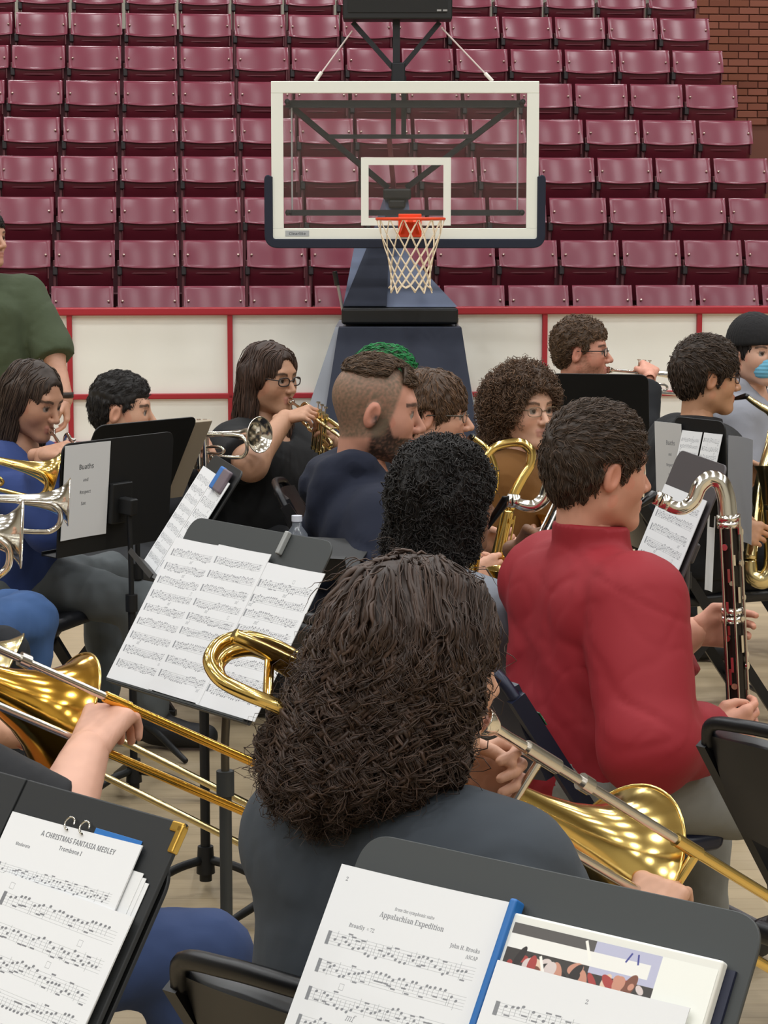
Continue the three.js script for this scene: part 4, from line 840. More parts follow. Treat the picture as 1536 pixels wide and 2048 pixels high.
// ---------------------------------------------------------------- folding chair: x forward
function chairAt(label, p, yaw, c = 0x14151a, o2 = {}) {
  const o = thing('folding_chair', label, 'chair', V(p.x, 0, p.z), 'folding chairs'); o.rotation.y = yaw;
  const vinyl = std(c, 0.35), tube = std(o2.tube ?? c, 0.35, 0.25), Wd = 0.215;
  const bg = new THREE.BoxGeometry(0.035, 0.23, 0.4, 1, 6, 12), q = bg.attributes.position;
  for (let i = 0; i < q.count; i++) { const z = q.getZ(i) / 0.2, y = q.getY(i) / 0.115; q.setX(i, q.getX(i) * (1 - 0.3 * Math.abs(y)) - 0.03 * (1 - z * z)); if (y > 0) q.setY(i, q.getY(i) - 0.025 * z * z * y); }
  bg.computeVertexNormals(); bg.rotateZ(0.42); bg.translate(-0.275, 0.715, 0);
  part(o, 'backrest', bg, vinyl);
  const sg = box(0.4, 0.045, 0.4, 0, 0, 0, 0.02); sg.rotateZ(0.05); sg.translate(-0.02, 0.43, 0); part(o, 'seat', sg, vinyl);
  part(o, 'top_rail', sweep([V(-0.31, 0.77, -Wd), V(-0.335, 0.815, -Wd + 0.03), V(-0.35, 0.83, -0.1), V(-0.358, 0.835, 0), V(-0.35, 0.83, 0.1), V(-0.335, 0.815, Wd - 0.03), V(-0.31, 0.77, Wd)], 0.0125, 10, 30), tube);
  for (const s of [-1, 1]) {
    part(o, 'side_rail', beam([-0.315, 0.78, s * Wd], [0.2, 0.012, s * Wd], 0.022, 0.034), tube); part(o, 'rear_leg', beam([0.06, 0.43, s * (Wd - 0.024)], [-0.27, 0.012, s * (Wd - 0.024)], 0.02, 0.028), tube);
    part(o, 'rubber_foot', box(0.04, 0.02, 0.03, 0.2, 0.01, s * Wd, 0.004), darkPlastic); part(o, 'rubber_foot', box(0.04, 0.02, 0.026, -0.27, 0.01, s * (Wd - 0.024), 0.004), darkPlastic);
  }
  part(o, 'stretcher', bar([0.15, 0.09, -Wd], [0.15, 0.09, Wd], 0.008), tube); part(o, 'stretcher', bar([-0.22, 0.08, -Wd + 0.02], [-0.22, 0.08, Wd - 0.02], 0.008), tube);
  return o;
}
// ---------------------------------------------------------------- the players
const seatFor = (pr, label, yaw, c, dx = 0.07) => chairAt(label, pr.hip.clone().addScaledVector(pr.fwd, dx), yaw, c);
const R = (d) => d * Math.PI / 180;
const mix = (x, y, z, k) => V(0, 0, 0).addScaledVector(k.X, x).addScaledVector(k.Y, y).addScaledVector(k.Z, z);

// curly-haired trombonist in the foreground
{
  const o = { head: [838, 1328, 1640], yaw: R(50), hyaw: R(33), hpitch: R(-8), size: 0.97, skin: 0xc99a80, fine: 0.003, lean: 0.06, shoulder: 0.165, girth: 1.08, waist: 0.112, arm: 1.02, bodyCell: 0.012, wrinkle: 0.007, neckBack: -0.035, label: 'person with long dark curly hair and grey shirt playing a trombone, seen from behind' };
  const M = mouthOf(o), th = R(34), ph = R(32);
  const to = M.clone().add(V(Math.cos(th) * Math.cos(ph), -Math.sin(ph), -Math.sin(th) * Math.cos(ph)));
  const fr = frameOf(M, to, R(12)), inv = fr.m.clone().invert(), loc = (x, y, s) => at(x, y, s).applyMatrix4(inv).toArray();
  const by = -0.075, bz = -0.11;
  const loop = [[-0.3, by, bz], loc(690, 1375, 1590), loc(605, 1322, 1600), loc(545, 1290, 1610), loc(490, 1275, 1620), loc(440, 1288, 1635), loc(420, 1322, 1650), loc(440, 1358, 1660), loc(490, 1385, 1665), loc(545, 1408, 1665), loc(620, 1440, 1660), [-0.2, -0.085, 0]];
  const loop2 = [loc(600, 1350, 1580), loc(540, 1312, 1590), loc(500, 1300, 1600), loc(455, 1310, 1612), loc(436, 1335, 1625), loc(450, 1366, 1640), loc(500, 1392, 1640), loc(600, 1425, 1640)];
  const tb = trombone('gold trombone played by the curly-haired person in front', fr, 0.23, gold, nickel, { by, bz, bell: gold, outer: gold, bx: 0.425, R: 0.117, loop, loop2, extra: [bar(loc(540, 1300, 1600), loc(535, 1395, 1660), 0.0065)] });
  const { P, X, Y, Z } = fr, e = tb.e;
  o.armR = { grip: P(e + 0.04, -0.075, 0.0), dir: mix(0.3, 0.75, -0.5, fr), n: mix(0.8, -0.2, -0.3, fr), curl: 0.85, elbow: V(0.4, -1, 0.2) };
  o.armL = { grip: P(0.1, -0.045, -0.02), dir: mix(0.35, 0.55, 0.5, fr), n: mix(-0.1, 0.1, 0.9, fr), curl: 0.95, elbow: V(-0.2, -1, -0.3) };
  o.top = { color: 0x3b4148, sleeve: 0.78, loose: 0.014, hem: -0.16, thick: 0.014, cell: 0.009, neck: 0.012 };
  o.pants = { color: 0x1d1f26 };
  o.hairRough = 0.58;
  o.hair = () => { reseed(41); return longHair({ color: 0x32231a, g: 0.014, k: 0.045, rough: 0.01, cell: 0.006, layers: [{ n: 2300, len: 0.17, step: 0.0075, r: 0.0036, curl: 0.0085, freq: 165, lift: 0.004, jit: 0.12 }, { n: 4200, clump: 6, spread: 0.003, len: 0.16, step: 0.007, r: 0.0012, curl: 0.011, freq: 160, lift: 0.007, jit: 0.14 }, { n: 500, len: 0.12, step: 0.006, r: 0.0008, curl: 0.013, freq: 190, lift: 0.016, jit: 0.4 }], curlAt: (p) => sstep(0.08, -0.05, p.y) * 0.95 + 0.05,
    face: ell(0.14, -0.035, 0.0, 0.088, 0.115, 0.085),
    dir: (p) => p.y > 0.06 ? V(-p.x * 3 - 0.3, -1, p.z * 9) : V(-0.15, -1, 0.05),
    caps: [[-0.05, 0.03, 0.05, -0.05, -0.11, 0.066, 0.04, 0.034], [0.0, 0.02, 0.066, 0.015, -0.11, 0.068, 0.024, 0.02], [-0.065, 0.02, 0, -0.1, -0.13, 0.02, 0.052, 0.044], [-0.06, 0.02, -0.045, -0.1, -0.135, -0.085, 0.046, 0.044], [-0.04, -0.02, -0.06, -0.07, -0.125, -0.125, 0.032, 0.034], [-0.1, -0.08, -0.02, -0.12, -0.16, -0.03, 0.046, 0.036]] }); };
  const pr = person(o);
  chairAt('black folding chair under the curly-haired trombonist', pr.hip.clone().addScaledVector(pr.fwd, 0.07).addScaledVector(pr.right, 0.085), R(50), 0x0e0f12);
}
// red jacket, bass clarinet
{
  const o = { head: [1196, 942, 980], yaw: R(24), hyaw: R(24), hpitch: R(-4), size: 0.99, skin: 0xc79078, fine: 0.003, lean: 0.1, shoulder: 0.18, girth: 1.02, waist: 0.108, neckBack: -0.03, arm: 1.3, wrinkle: 0.0058, cuffLoose: 1, thigh: 1.1, label: 'person in a red quarter-zip jacket playing a bass clarinet' };
  const S = 965;
  const pts = [mouthOf(o), at(1305, 992, S), at(1328, 1003, S), at(1345, 1014, S), at(1366, 1016, S), at(1386, 1002, S), at(1400, 972, S), at(1420, 957, S), at(1440, 964, S), at(1451, 990, S), at(1456, 1036, S)];
  const a = at(1457, 1036, S), b = at(1476, 1445, S - 10);
  bassClarinet('black bass clarinet with silver curved neck held by the person in red', pts, [a, b], [b, b.clone().add(V(0.01, -0.07, 0)), b.clone().add(V(0.06, -0.12, 0.01)), b.clone().add(V(0.12, -0.1, 0.02)), b.clone().add(V(0.15, -0.03, 0.02))], V(0.1, 0, 1));
  o.armR = { grip: at(1482, 1440, S + 15), dir: V(0.9, 0.25, -0.25), n: V(0.1, 0.2, -1), curl: 0.6, elbow: V(0.1, -1, 0.5), thumb: 0.6 };
  o.armL = { grip: at(1468, 1262, S - 12), dir: V(0.95, 0.1, 0.0), n: V(0.15, 0, 1), curl: [0.5, 0.6, 0.65, 0.7], elbow: V(-0.3, -1, -0.1), thumb: 0.3 };
  o.top = { name: 'jacket', color: 0x8e1220, sleeve: 1.86, loose: 0.02, hem: -0.16, thick: 0.018, collar: 0.72, collarR: 0.08, blend: 0.01, cell: 0.008, rough: 0.75 };
  o.pants = { color: 0x83837e };
  o.hair = () => { reseed(12); return shortHair({ color: 0x382a1f, g: 0.018, top: 0.014, front: 0.095, n: 3600, len: 0.045, r: 0.0011, nape: -0.085, sideY: -0.03, frontY: 0.05, cell: 0.004, comb: (p) => { const t = sstep(-0.03, 0.1, p.y); return V(0.15 + 0.8 * t, -1 + 1.05 * t, p.z * 3 * t); }, lift: 0.004, curl: 0.002 }); };
  o.legR = { spread: 0.1 }; o.legL = { spread: 0.12 };
  const pr = person(o);
  // stand-up collar edge
  const c = seatFor(pr, 'navy folding chair under the person in red', R(24), 0x161b30);
  part(c, 'inventory_sticker', merge([box(0.03, 0.002, 0.02, 0, 0.018, 0)]).rotateZ(-0.98).translate(-0.275, 0.725, 0.215), std(0x1f5a3c, 0.5));
  part(c, 'inventory_sticker', box(0.012, 0.002, 0.012, 0, 0.0195, 0).rotateZ(-0.98).translate(-0.275, 0.725, 0.215), std(0xe8e8e4, 0.5));
}
// short black curls, grey shirt, second bass clarinet
{
  const o = { head: [895, 1002, 890], yaw: R(38), hyaw: R(32), skin: 0x8a6248, fine: 0.0045, lean: 0.1, shoulder: 0.17, label: 'person with thick black curly hair and light grey shirt playing a bass clarinet', girth: 1.05 };
  const S = 885, m = mouthOf(o);
  const pts = [m, at(1012, 1000, S), at(1028, 1002, S), at(1045, 1010, S), at(1068, 1012, S), at(1088, 996, S), at(1100, 968, S), at(1118, 955, S), at(1134, 968, S), at(1136, 1000, S)];
  const a = at(1136, 1000, S), b = at(1010, 1260, S + 20);
  bassClarinet('bass clarinet with silver neck partly hidden behind the red jacket', pts, [a, b], null, V(-0.4, 0.2, 1));
  o.armR = { grip: at(1045, 1190, S + 10), dir: V(0.8, 0.2, -0.4), n: V(0.2, 0, -1), curl: 0.7 };
  o.armL = { grip: at(1090, 1095, S), dir: V(0.6, 0.2, 0.5), n: V(0.2, 0, 1), curl: 0.7 };
  o.top = { color: 0x7f858e, sleeve: 0.85, loose: 0.016 }; o.pants = { color: 0x3a3c42 };
  o.hair = () => { reseed(13); return longHair({ color: 0x120d0a, g: 0.024, k: 0.045, rough: 0.012, n: 3000, len: 0.07, step: 0.006, r: 0.0018, curl: 0.007, freq: 260, lift: 0.006, jit: 0.7, face: ell(0.135, -0.04, 0, 0.065, 0.1, 0.07), caps: [[-0.05, 0, 0.055, -0.05, -0.12, 0.065, 0.05, 0.045], [-0.05, 0, -0.055, -0.06, -0.12, -0.08, 0.052, 0.05], [-0.08, 0.0, 0, -0.08, -0.12, 0, 0.052, 0.05], [0.0, 0.02, 0.066, 0.01, -0.09, 0.07, 0.03, 0.025]] }); };
  const pr = person(o); seatFor(pr, 'folding chair under the person with black curls', R(38), 0x15161b);
}
// faded undercut and beard, navy hoodie
{
  const o = { head: [752, 823, 790], yaw: R(14), hyaw: R(2), hpitch: R(-7), skin: 0xc08a74, fine: 0.0034, lean: 0.02, neckBack: -0.015, size: 1.03, shoulder: 0.19, girth: 1.05, label: 'bearded person with faded undercut and navy hoodie', face: { beard: 0x352720, beardAmt: 0.95, buzz: 0x6d5c49, brow: 0x2b1e16 }, wrinkle: 0.009 };
  o.top = { name: 'hoodie', color: 0x10172b, sleeve: 1.9, hood: 1, thick: 0.02, loose: 0.014 }; o.pants = { color: 0x202227 };
  o.hair = () => { reseed(14); return shortHair({ color: 0x463424, g: 0.01, top: 0.01, sideY: 0.094, nape: 0.09, frontY: 0.074, front: 0.085, n: 1500, len: 0.05, r: 0.0012, comb: (p) => V(1, 0.05, p.z * 2), lift: 0.004 }); };
  o.armR = { grip: at(905, 1160, 800), dir: V(0.8, 0.3, 0.1), n: V(0.3, 0, -1), curl: 0.7 }; o.armL = { grip: at(900, 1120, 770), dir: V(0.8, 0.3, 0.3), n: V(0.3, 0, 1), curl: 0.7 };
  const m = mouthOf(o);
  saxophone('gold saxophone of the bearded person, mostly hidden by black curls', [m, m.clone().add(V(0.05, -0.01, -0.01)), m.clone().add(V(0.1, -0.02, -0.02)), m.clone().add(V(0.16, -0.06, -0.02)), m.clone().add(V(0.17, -0.12, -0.02))], [m.clone().add(V(0.17, -0.12, -0.02)), m.clone().add(V(0.1, -0.6, 0.0))], [m.clone().add(V(0.1, -0.6, 0)), m.clone().add(V(0.12, -0.68, 0)), m.clone().add(V(0.19, -0.7, 0.0)), m.clone().add(V(0.25, -0.64, 0)), m.clone().add(V(0.25, -0.45, 0))], gold, V(0, 0, 1));
  const pr = person(o); seatFor(pr, 'folding chair under the bearded person in navy hoodie', R(14), 0x15161b);
}
// green hair, behind
{
  const o = { head: [770, 778, 590], yaw: R(0), hpitch: R(-8), skin: 0xb98a70, lean: 0.1, label: 'person with bright green hair, mostly hidden behind the bearded one' };
  o.top = { color: 0x2a2c33, sleeve: 1.8 }; o.pants = { color: 0x25272c };
  o.hair = () => { reseed(15); return shortHair({ color: 0x2b3a26, tip: 0x0f7a3c, tipFrom: [0.03, 0.09], g: 0.024, top: 0.02, n: 1100, len: 0.06, sideY: 0.0, comb: (p) => V(0.8, 0.2, p.z * 4) }); };
  const pr = person(o); seatFor(pr, 'folding chair under the green-haired person', 0, 0x15161b);
}
// brown bowl cut, baritone saxophone
{
  const o = { head: [866, 832, 655], yaw: R(4), hyaw: R(-6), hpitch: R(-2), skin: 0xcf9d84, lean: 0.08, fine: 0.0036, label: 'person with straight brown bowl cut and glasses playing a large gold saxophone', glasses: { color: 0x555049, metal: 0.6, r: 0.0016 }, face: { width: 0.98, blush: 0.8 } };
  const S = 665, m = mouthOf(o);
  saxophone('gold baritone saxophone with looped neck behind the black curls', [m, at(945, 874, S), at(955, 882, S), at(972, 896, S), at(984, 918, S), at(992, 950, S), at(985, 985, S), at(968, 975, S), at(965, 935, S), at(985, 898, S), at(1020, 886, S), at(1046, 887, S), at(1062, 903, S), at(1061, 928, S), at(1045, 955, S), at(1028, 988, S), at(1018, 1020, S)], [at(1018, 1020, S), at(1000, 1090, S), at(985, 1160, S), at(975, 1260, S)], [at(975, 1260, S), at(978, 1300, S), at(1000, 1318, S), at(1022, 1300, S), at(1025, 1200, S)], gold, V(0, 0, 1), [0.0085, 0.0165, 0.026, 0.05]);
  o.armR = { grip: at(985, 1135, S + 10), dir: V(0.85, 0.2, -0.2), n: V(0.3, 0, -1), curl: 0.8 }; o.armL = { grip: at(1012, 1085, S - 5), dir: V(0.7, 0.25, 0.4), n: V(0.2, 0, 1), curl: 0.85 };
  o.top = { color: 0x34363d, sleeve: 1.8 }; o.pants = { color: 0x25272c };
  o.hair = () => { reseed(16); return shortHair({ color: 0x4a3524, g: 0.024, top: 0.004, sideY: -0.045, nape: -0.085, frontY: 0.022, front: 0.1, n: 1600, len: 0.07, r: 0.0016, cell: 0.005, comb: (p) => p.x > 0.02 ? V(0.6, -1, 0) : V(0, -1, 0), lift: 0.003 }); };
  const pr = person(o); seatFor(pr, 'folding chair under the person with brown bowl cut', R(4), 0x15161b);
}
// brown curls, glasses, mustard waistcoat
{
  const o = { head: [1050, 818, 600], yaw: R(-18), hyaw: R(-56), hpitch: R(-3), skin: 0xd9ab92, lean: 0.06, fine: 0.0036, label: 'person with fluffy brown curls, glasses and mustard brown jacket', glasses: { color: 0x8a7a66, metal: 0.7, r: 0.0014 }, face: { blush: 0.9, brow: 0x4a3424 } };
  const S = 610, m = mouthOf(o);
  saxophone('gold tenor saxophone of the curly person in mustard', [m, m.clone().add(V(0.06, 0, 0.03)), m.clone().add(V(0.1, 0.005, 0.05)), m.clone().add(V(0.16, -0.02, 0.07)), m.clone().add(V(0.18, -0.08, 0.08))], [m.clone().add(V(0.18, -0.08, 0.08)), at(1060, 1190, S)], [at(1060, 1190, S), at(1066, 1225, S), at(1090, 1235, S), at(1108, 1215, S), at(1112, 1110, S)], gold, V(0, 0, 1));
  o.armR = { grip: at(1052, 1108, S + 18), dir: V(0.8, 0.1, 0.1), n: V(0.3, 0, -1), curl: 0.8 }; o.armL = { grip: at(1062, 1080, S), dir: V(0.5, 0.2, 0.6), n: V(0.2, 0, 0.9), curl: 0.85 };
  o.top = { name: 'jacket', color: 0x6e4717, sleeve: 1.85, thick: 0.016, collar: 0.25 }; o.pants = { color: 0x22242a };
  o.hair = () => { reseed(17); return longHair({ color: 0x4b3625, g: 0.032, k: 0.05, rough: 0.014, n: 2600, len: 0.08, step: 0.006, r: 0.0017, curl: 0.009, freq: 230, lift: 0.01, jit: 0.7, face: ell(0.14, -0.02, 0.008, 0.115, 0.11, 0.092), caps: [[-0.07, 0.02, 0.055, -0.075, -0.1, 0.065, 0.05, 0.042], [-0.05, 0.02, -0.07, -0.04, -0.1, -0.085, 0.055, 0.045], [-0.1, 0.0, 0, -0.09, -0.1, 0, 0.05, 0.045], [-0.05, 0.05, 0.065, -0.065, -0.02, 0.075, 0.035, 0.03]] }); };
  const pr = person(o); seatFor(pr, 'folding chair under the person in mustard', R(-18), 0x15161b);
  // dark shirt front between the open jacket edges
  part(pr.grp, 'shirt_front', pr.local(meshField(uni([cap(pr.on(0.9, 0.075, 0), pr.on(0.4, 0.1, 0), 0.045, 0.06)], 0.02), pr.on(0.4, 0.1, 0).addScalar(-0.2), pr.on(0.9, 0.075, 0).addScalar(0.2), 0.012)), cloth(0x17171c));
}
// glasses and red cheeks, silver trumpet, behind a black stand
{
  const o = { head: [1163, 705, 500], yaw: R(-6), hyaw: R(-10), hpitch: R(0), skin: 0xd0937c, lean: 0.05, label: 'person with short brown hair and glasses raising a silver trumpet', glasses: { color: 0x2c2624, r: 0.0022 }, face: { blush: 1.4, beard: 0x7a5036, beardAmt: 0.35 } };
  const m = mouthOf(o), fr = frameOf(m, at(1448, 757, 478), 0), t = trumpet('silver trumpet held up before the white boards on the right', fr, silver);
  o.armR = t.armR; o.armL = t.armL; o.armR.elbow = V(0.1, -1, 0.5); o.top = { color: 0x15171c, sleeve: 1.85, thick: 0.018, loose: 0.012, collar: 0.2 }; o.pants = { color: 0x1b1c20 };
  o.hair = () => { reseed(18); return shortHair({ color: 0x4a3522, g: 0.02, top: 0.016, n: 1300, len: 0.035, r: 0.0019, sideY: -0.012, curl: 0.004, freq: 200, comb: (p) => V(0.5, 0.3, p.z * 3), jit: 0.6 }); };
  const pr = person(o); seatFor(pr, 'folding chair under the trumpeter with red cheeks', R(-6), 0x15161b);
}
// dark-haired player in black at the right
{
  const o = { head: [1414, 756, 575], yaw: R(10), hyaw: R(12), hpitch: R(-3), skin: 0xc39272, lean: 0.06, fine: 0.0036, shoulder: 0.2, girth: 1.15, arm: 1.3, label: 'person with thick dark hair and black jacket playing a saxophone at right', glasses: { color: 0x3a2622, r: 0.0018 } };
  const S = 575, m = mouthOf(o);
  saxophone('gold saxophone at the right edge of the photo', [m, at(1492, 792, S), at(1502, 800, S), at(1520, 812, S), at(1540, 825, S), at(1552, 850, S)], [at(1552, 850, S), at(1522, 960, S + 10), at(1500, 1120, S + 15)], [at(1500, 1120, S + 15), at(1503, 1150, S + 15), at(1525, 1160, S + 15), at(1545, 1140, S + 15), at(1548, 1010, S + 15)], paleGold, V(-0.3, 0, 1));
  o.armR = { grip: at(1510, 1070, S + 22), dir: V(0.9, -0.25, -0.1), n: V(0.1, -0.3, -1), curl: 0.5, elbow: V(0.1, -0.7, 0.8) }; o.armL = { grip: at(1530, 950, S + 4), dir: V(0.6, 0.2, 0.5), n: V(0.2, 0, 1), curl: 0.8 };
  o.top = { name: 'jacket', color: 0x101114, sleeve: 1.85, thick: 0.024, loose: 0.022, collar: 0.5, collarR: 0.078 }; o.pants = { color: 0x17181c };
  o.hair = () => { reseed(19); return shortHair({ color: 0x32251b, g: 0.026, top: 0.014, n: 1800, len: 0.055, r: 0.0017, sideY: -0.02, nape: -0.08, frontY: 0.035, front: 0.1, comb: (p) => { const t = sstep(-0.02, 0.09, p.y); return V(0.2 + 0.7 * t, -1 + 0.75 * t, p.z * 3 * t); }, lift: 0.006 }); };
  const pr = person(o); seatFor(pr, 'folding chair under the person in black at right', R(10), 0x15161b);
}
// beanie and blue mask at the edge
{
  const o = { head: [1513, 707, 500], yaw: R(-25), hyaw: R(-66), skin: 0xd2a58e, lean: 0.05, label: 'person in a black beanie and light blue face mask at the right edge' };
  o.top = { name: 'hoodie', color: 0x8d8f98, sleeve: 1.85, hood: 1, thick: 0.02 }; o.pants = { color: 0x22242a };
  o.hair = () => { reseed(20); return longHair({ color: 0x161112, n: 300, caps: [[-0.06, 0, 0.06, -0.05, -0.12, 0.07, 0.03, 0.025], [-0.06, 0, -0.06, -0.05, -0.12, -0.07, 0.03, 0.025]], face: ell(0.13, -0.01, 0, 0.11, 0.13, 0.09) }); };
  const pr = person(o); seatFor(pr, 'folding chair under the person in the beanie', R(-15), 0x15161b);
  const bf = (x, y, z) => smax(uni([skullCap(0.024), ell(-0.03, 0.06, 0, 0.1, 0.1, 0.088)], 0.04)(x, y, z) - 0.0018 * Math.sin(Math.atan2(z, x) * 46), 0.034 + 0.25 * (x - 0.05) * 0.3 - y + (x < -0.02 ? -0.05 : 0), 0.012);
  const bg = meshField(bf, V(-0.16, -0.08, -0.13), V(0.14, 0.2, 0.13), 0.005); bg.applyMatrix4(pr.Hm); part(pr.grp, 'beanie', pr.local(bg), cloth(0x131214));
  const mf = uni([ell(0.066, -0.062, 0, 0.05, 0.045, 0.052), ell(0.088, -0.038, 0, 0.032, 0.02, 0.026)], 0.02);
  const mg = meshField((x, y, z) => smax(mf(x, y, z) - 0.0015 * Math.sin(y * 420), -x + 0.025, 0.01), V(0.0, -0.13, -0.09), V(0.15, 0.02, 0.09), 0.004); mg.applyMatrix4(pr.Hm); part(pr.grp, 'face_mask', pr.local(mg), cloth(0x6fb4d2, 0.8), 'light blue pleated face mask');
  part(pr.grp, 'chest_print', pr.local(meshField(ell(...pr.on(0.62, 0.135, 0.03).toArray(), 0.035, 0.05, 0.08), pr.on(0.62, 0.135, 0.03).addScalar(-0.1), pr.on(0.62, 0.135, 0.03).addScalar(0.1), 0.01)), cloth(0xd8562c), 'orange print');
}
// glasses, black shirt, trumpet pointing down to the right
{
  const o = { head: [540, 757, 548], yaw: R(-32), hyaw: R(-38), hpitch: R(-6), skin: 0xb98c70, lean: 0.04, fine: 0.0036, size: 0.98, girth: 1.22, waist: 0.118, shoulder: 0.17, arm: 1.22, bodyCell: 0.011, bust: 0.06, label: 'person with long dark hair, glasses and black shirt playing a brass trumpet', glasses: { color: 0x2c2220, r: 0.0024 }, face: { chub: 0.004, width: 1.04 } };
  const m = mouthOf(o), fr = frameOf(m, at(708, 893, 585), 0), t = trumpet('brass trumpet pointing down right before the navy padding', fr, paleGold);
  o.armR = { ...t.armR, grip: fr.P(0.2, -0.01, 0.01), elbow: V(-0.75, -0.8, 0.55) }; o.armL = { ...t.armL, elbow: V(0.6, -1, 0.2) };
  o.top = { color: 0x121315, sleeve: 0.72, loose: 0.02, thick: 0.014, neck: 0.024, hem: -0.1 }; o.pants = { color: 0x17181b };
  o.hair = () => { reseed(21); return longHair({ color: 0x38261c, g: 0.016, n: 1500, len: 0.16, curl: 0.002, caps: [[-0.04, 0.02, 0.075, -0.01, -0.24, 0.085, 0.04, 0.028], [-0.03, 0.02, -0.075, 0.03, -0.22, -0.085, 0.036, 0.028], [-0.09, 0.0, 0, -0.09, -0.26, 0.02, 0.055, 0.05], [0.03, 0.075, 0.05, 0.02, 0.01, 0.083, 0.02, 0.016], [0.03, 0.075, -0.05, 0.02, 0.01, -0.083, 0.02, 0.016]] }); };
  const pr = person(o); seatFor(pr, 'folding chair under the trumpeter in black', R(-32), 0x15161b);
}
// dark short hair behind the stands on the left, silver trumpet with its bell to us
{
  const o = { head: [244, 823, 562], yaw: R(-8), hyaw: R(-2), hpitch: R(-4), skin: 0xc99b80, lean: 0.05, fine: 0.0036, size: 1.01, label: 'person with short black hair behind black stands playing a silver trumpet' };
  const m = mouthOf(o), fr = frameOf(m, at(556, 873, 592), 0), t = trumpet('silver trumpet with its bell showing beside the black-shirted trumpeter', fr, silver);
  o.armR = { ...t.armR, elbow: V(0, -1, 0.4) }; o.armL = t.armL; o.top = { color: 0x1a1b20, sleeve: 1.85, collar: 0.15 }; o.pants = { color: 0x54565a };
  o.hair = () => { reseed(22); return shortHair({ color: 0x15100d, g: 0.014, top: 0.01, n: 2600, len: 0.03, r: 0.001, curl: 0.0004, sideY: -0.018, nape: -0.07, comb: (p) => p.y > 0.06 ? V(0.7, 0.45, 0) : V(0.2, -0.9, 0), lift: 0.004, front: 0.085 }); };
  const pr = person(o); seatFor(pr, 'folding chair under the person with short black hair', R(-8), 0x15161b);
}
// long brown hair, blue shirt, silver trumpet
{
  const o = { head: [66, 800, 628], yaw: R(-18), hyaw: R(-30), hpitch: R(-20), skin: 0xb98a70, lean: 0.12, fine: 0.0036, size: 0.94, label: 'person with long dark brown hair and blue shirt playing a silver trumpet', legR: { knee: at(222, 1150, 590), ankle: V(at(205, 1400, 590).x, 0.095, at(205, 1400, 590).z) } };
  const m = mouthOf(o), fr = frameOf(m, at(176, 985, 668), 0), t = trumpet('silver trumpet pointing down behind the taped paper', fr, silver);
  o.armR = { ...t.armR, elbow: V(0.1, -1, 0.1) }; o.armL = t.armL; o.top = { color: 0x2c3f74, sleeve: 1.8, thick: 0.016, loose: 0.012 }; o.pants = { color: 0x5c6163 };
  o.hair = () => { reseed(23); return longHair({ color: 0x35281f, g: 0.012, n: 1700, len: 0.2, curl: 0.001, r: 0.0022, caps: [[-0.03, 0.03, 0.07, 0.01, -0.3, 0.07, 0.036, 0.022], [-0.03, 0.03, -0.07, 0.03, -0.28, -0.07, 0.034, 0.022], [-0.09, 0.0, 0, -0.06, -0.3, 0.0, 0.05, 0.05]] }); };
  const pr = person(o); seatFor(pr, 'folding chair under the person in blue', R(-18), 0x15161b);
}
// standing in an olive shirt at the left edge
{
  const o = { head: [-33, 478, 432], stand: true, yaw: R(-70), hyaw: R(-30), skin: 0xc3937b, lean: 0.0, size: 1.04, girth: 1.2, shoulder: 0.2, arm: 1.15, bodyCell: 0.012, wrinkle: 0.009, label: 'person standing in an olive green shirt with rolled sleeves at the left edge' };
  o.armL = { wrist: at(132, 800, 435), dir: V(0.02, -1, 0.05), n: V(-1, 0, 0.1), curl: 0.45, elbow: V(1, 0, -0.2) }; o.armR = { wrist: at(-190, 800, 445), dir: V(0, -1, 0), n: V(1, 0, 0), curl: 0.45, elbow: V(-1, 0, 0) };
  o.top = { color: 0x414b35, sleeve: 1.2, loose: 0.022, thick: 0.022, hem: -0.12, collar: 0.3 }; o.pants = { color: 0x2c2e33 };
  o.hair = () => { reseed(24); return shortHair({ color: 0x14110e, n: 800 }); };
  const pr = person(o);
  const w = pr.arms.L.wr, d = pr.arms.L.dir;
  part(pr.grp, 'wristband', pr.local(sweep([w.clone().addScaledVector(d, -0.035), w.clone().addScaledVector(d, -0.01)], 0.036, 18)), std(0x2a1c16, 0.6));
}
// players beyond the left edge whose hands, legs and instruments reach into the photograph
{
  // amber trombone
  const o = { head: [-300, 1150, 1290], yaw: R(34), hyaw: R(34), skin: 0xd0a08a, lean: -0.02, fine: 0.0034, arm: 1.35, bodyCell: 0.011, handSize: 1.18, label: 'trombone player in black shirt and blue jeans at lower left, mostly out of frame', legR: { knee: at(405, 1920, 1235), ankle: V(at(405, 1920, 1235).x - 0.03, 0.095, at(405, 1920, 1235).z) } };
  const m = mouthOf(o), fr = frameOf(m, at(522, 1532, 1160), R(10));
  const tb = trombone('amber gold trombone at the left edge with dark gold slide', fr, 0.2, gold, nickel, { bell: amber, by: -0.085, bz: -0.12, bx: 0.36, outer: amber, R: 0.116 });
  o.armR = { grip: fr.P(tb.e + 0.04, -0.05, 0), dir: mix(0.3, 0.55, -0.6, fr), n: mix(0.75, -0.1, -0.5, fr), curl: 0.85, elbow: V(0.25, -0.5, 1) };
  o.armL = { grip: fr.P(0.1, -0.045, -0.02), dir: mix(0.35, 0.55, 0.5, fr), n: mix(-0.1, 0.1, 0.9, fr), curl: 0.95 };
  o.top = { color: 0x1d1e21, sleeve: 0.97, loose: 0.016 }; o.pants = { color: 0x2c3d63 };
  o.hair = () => { reseed(25); return shortHair({ color: 0x241a13, n: 500 }); };
  const pr = person(o); seatFor(pr, 'folding chair under the lower left trombone player', R(34), 0x15161b);
}
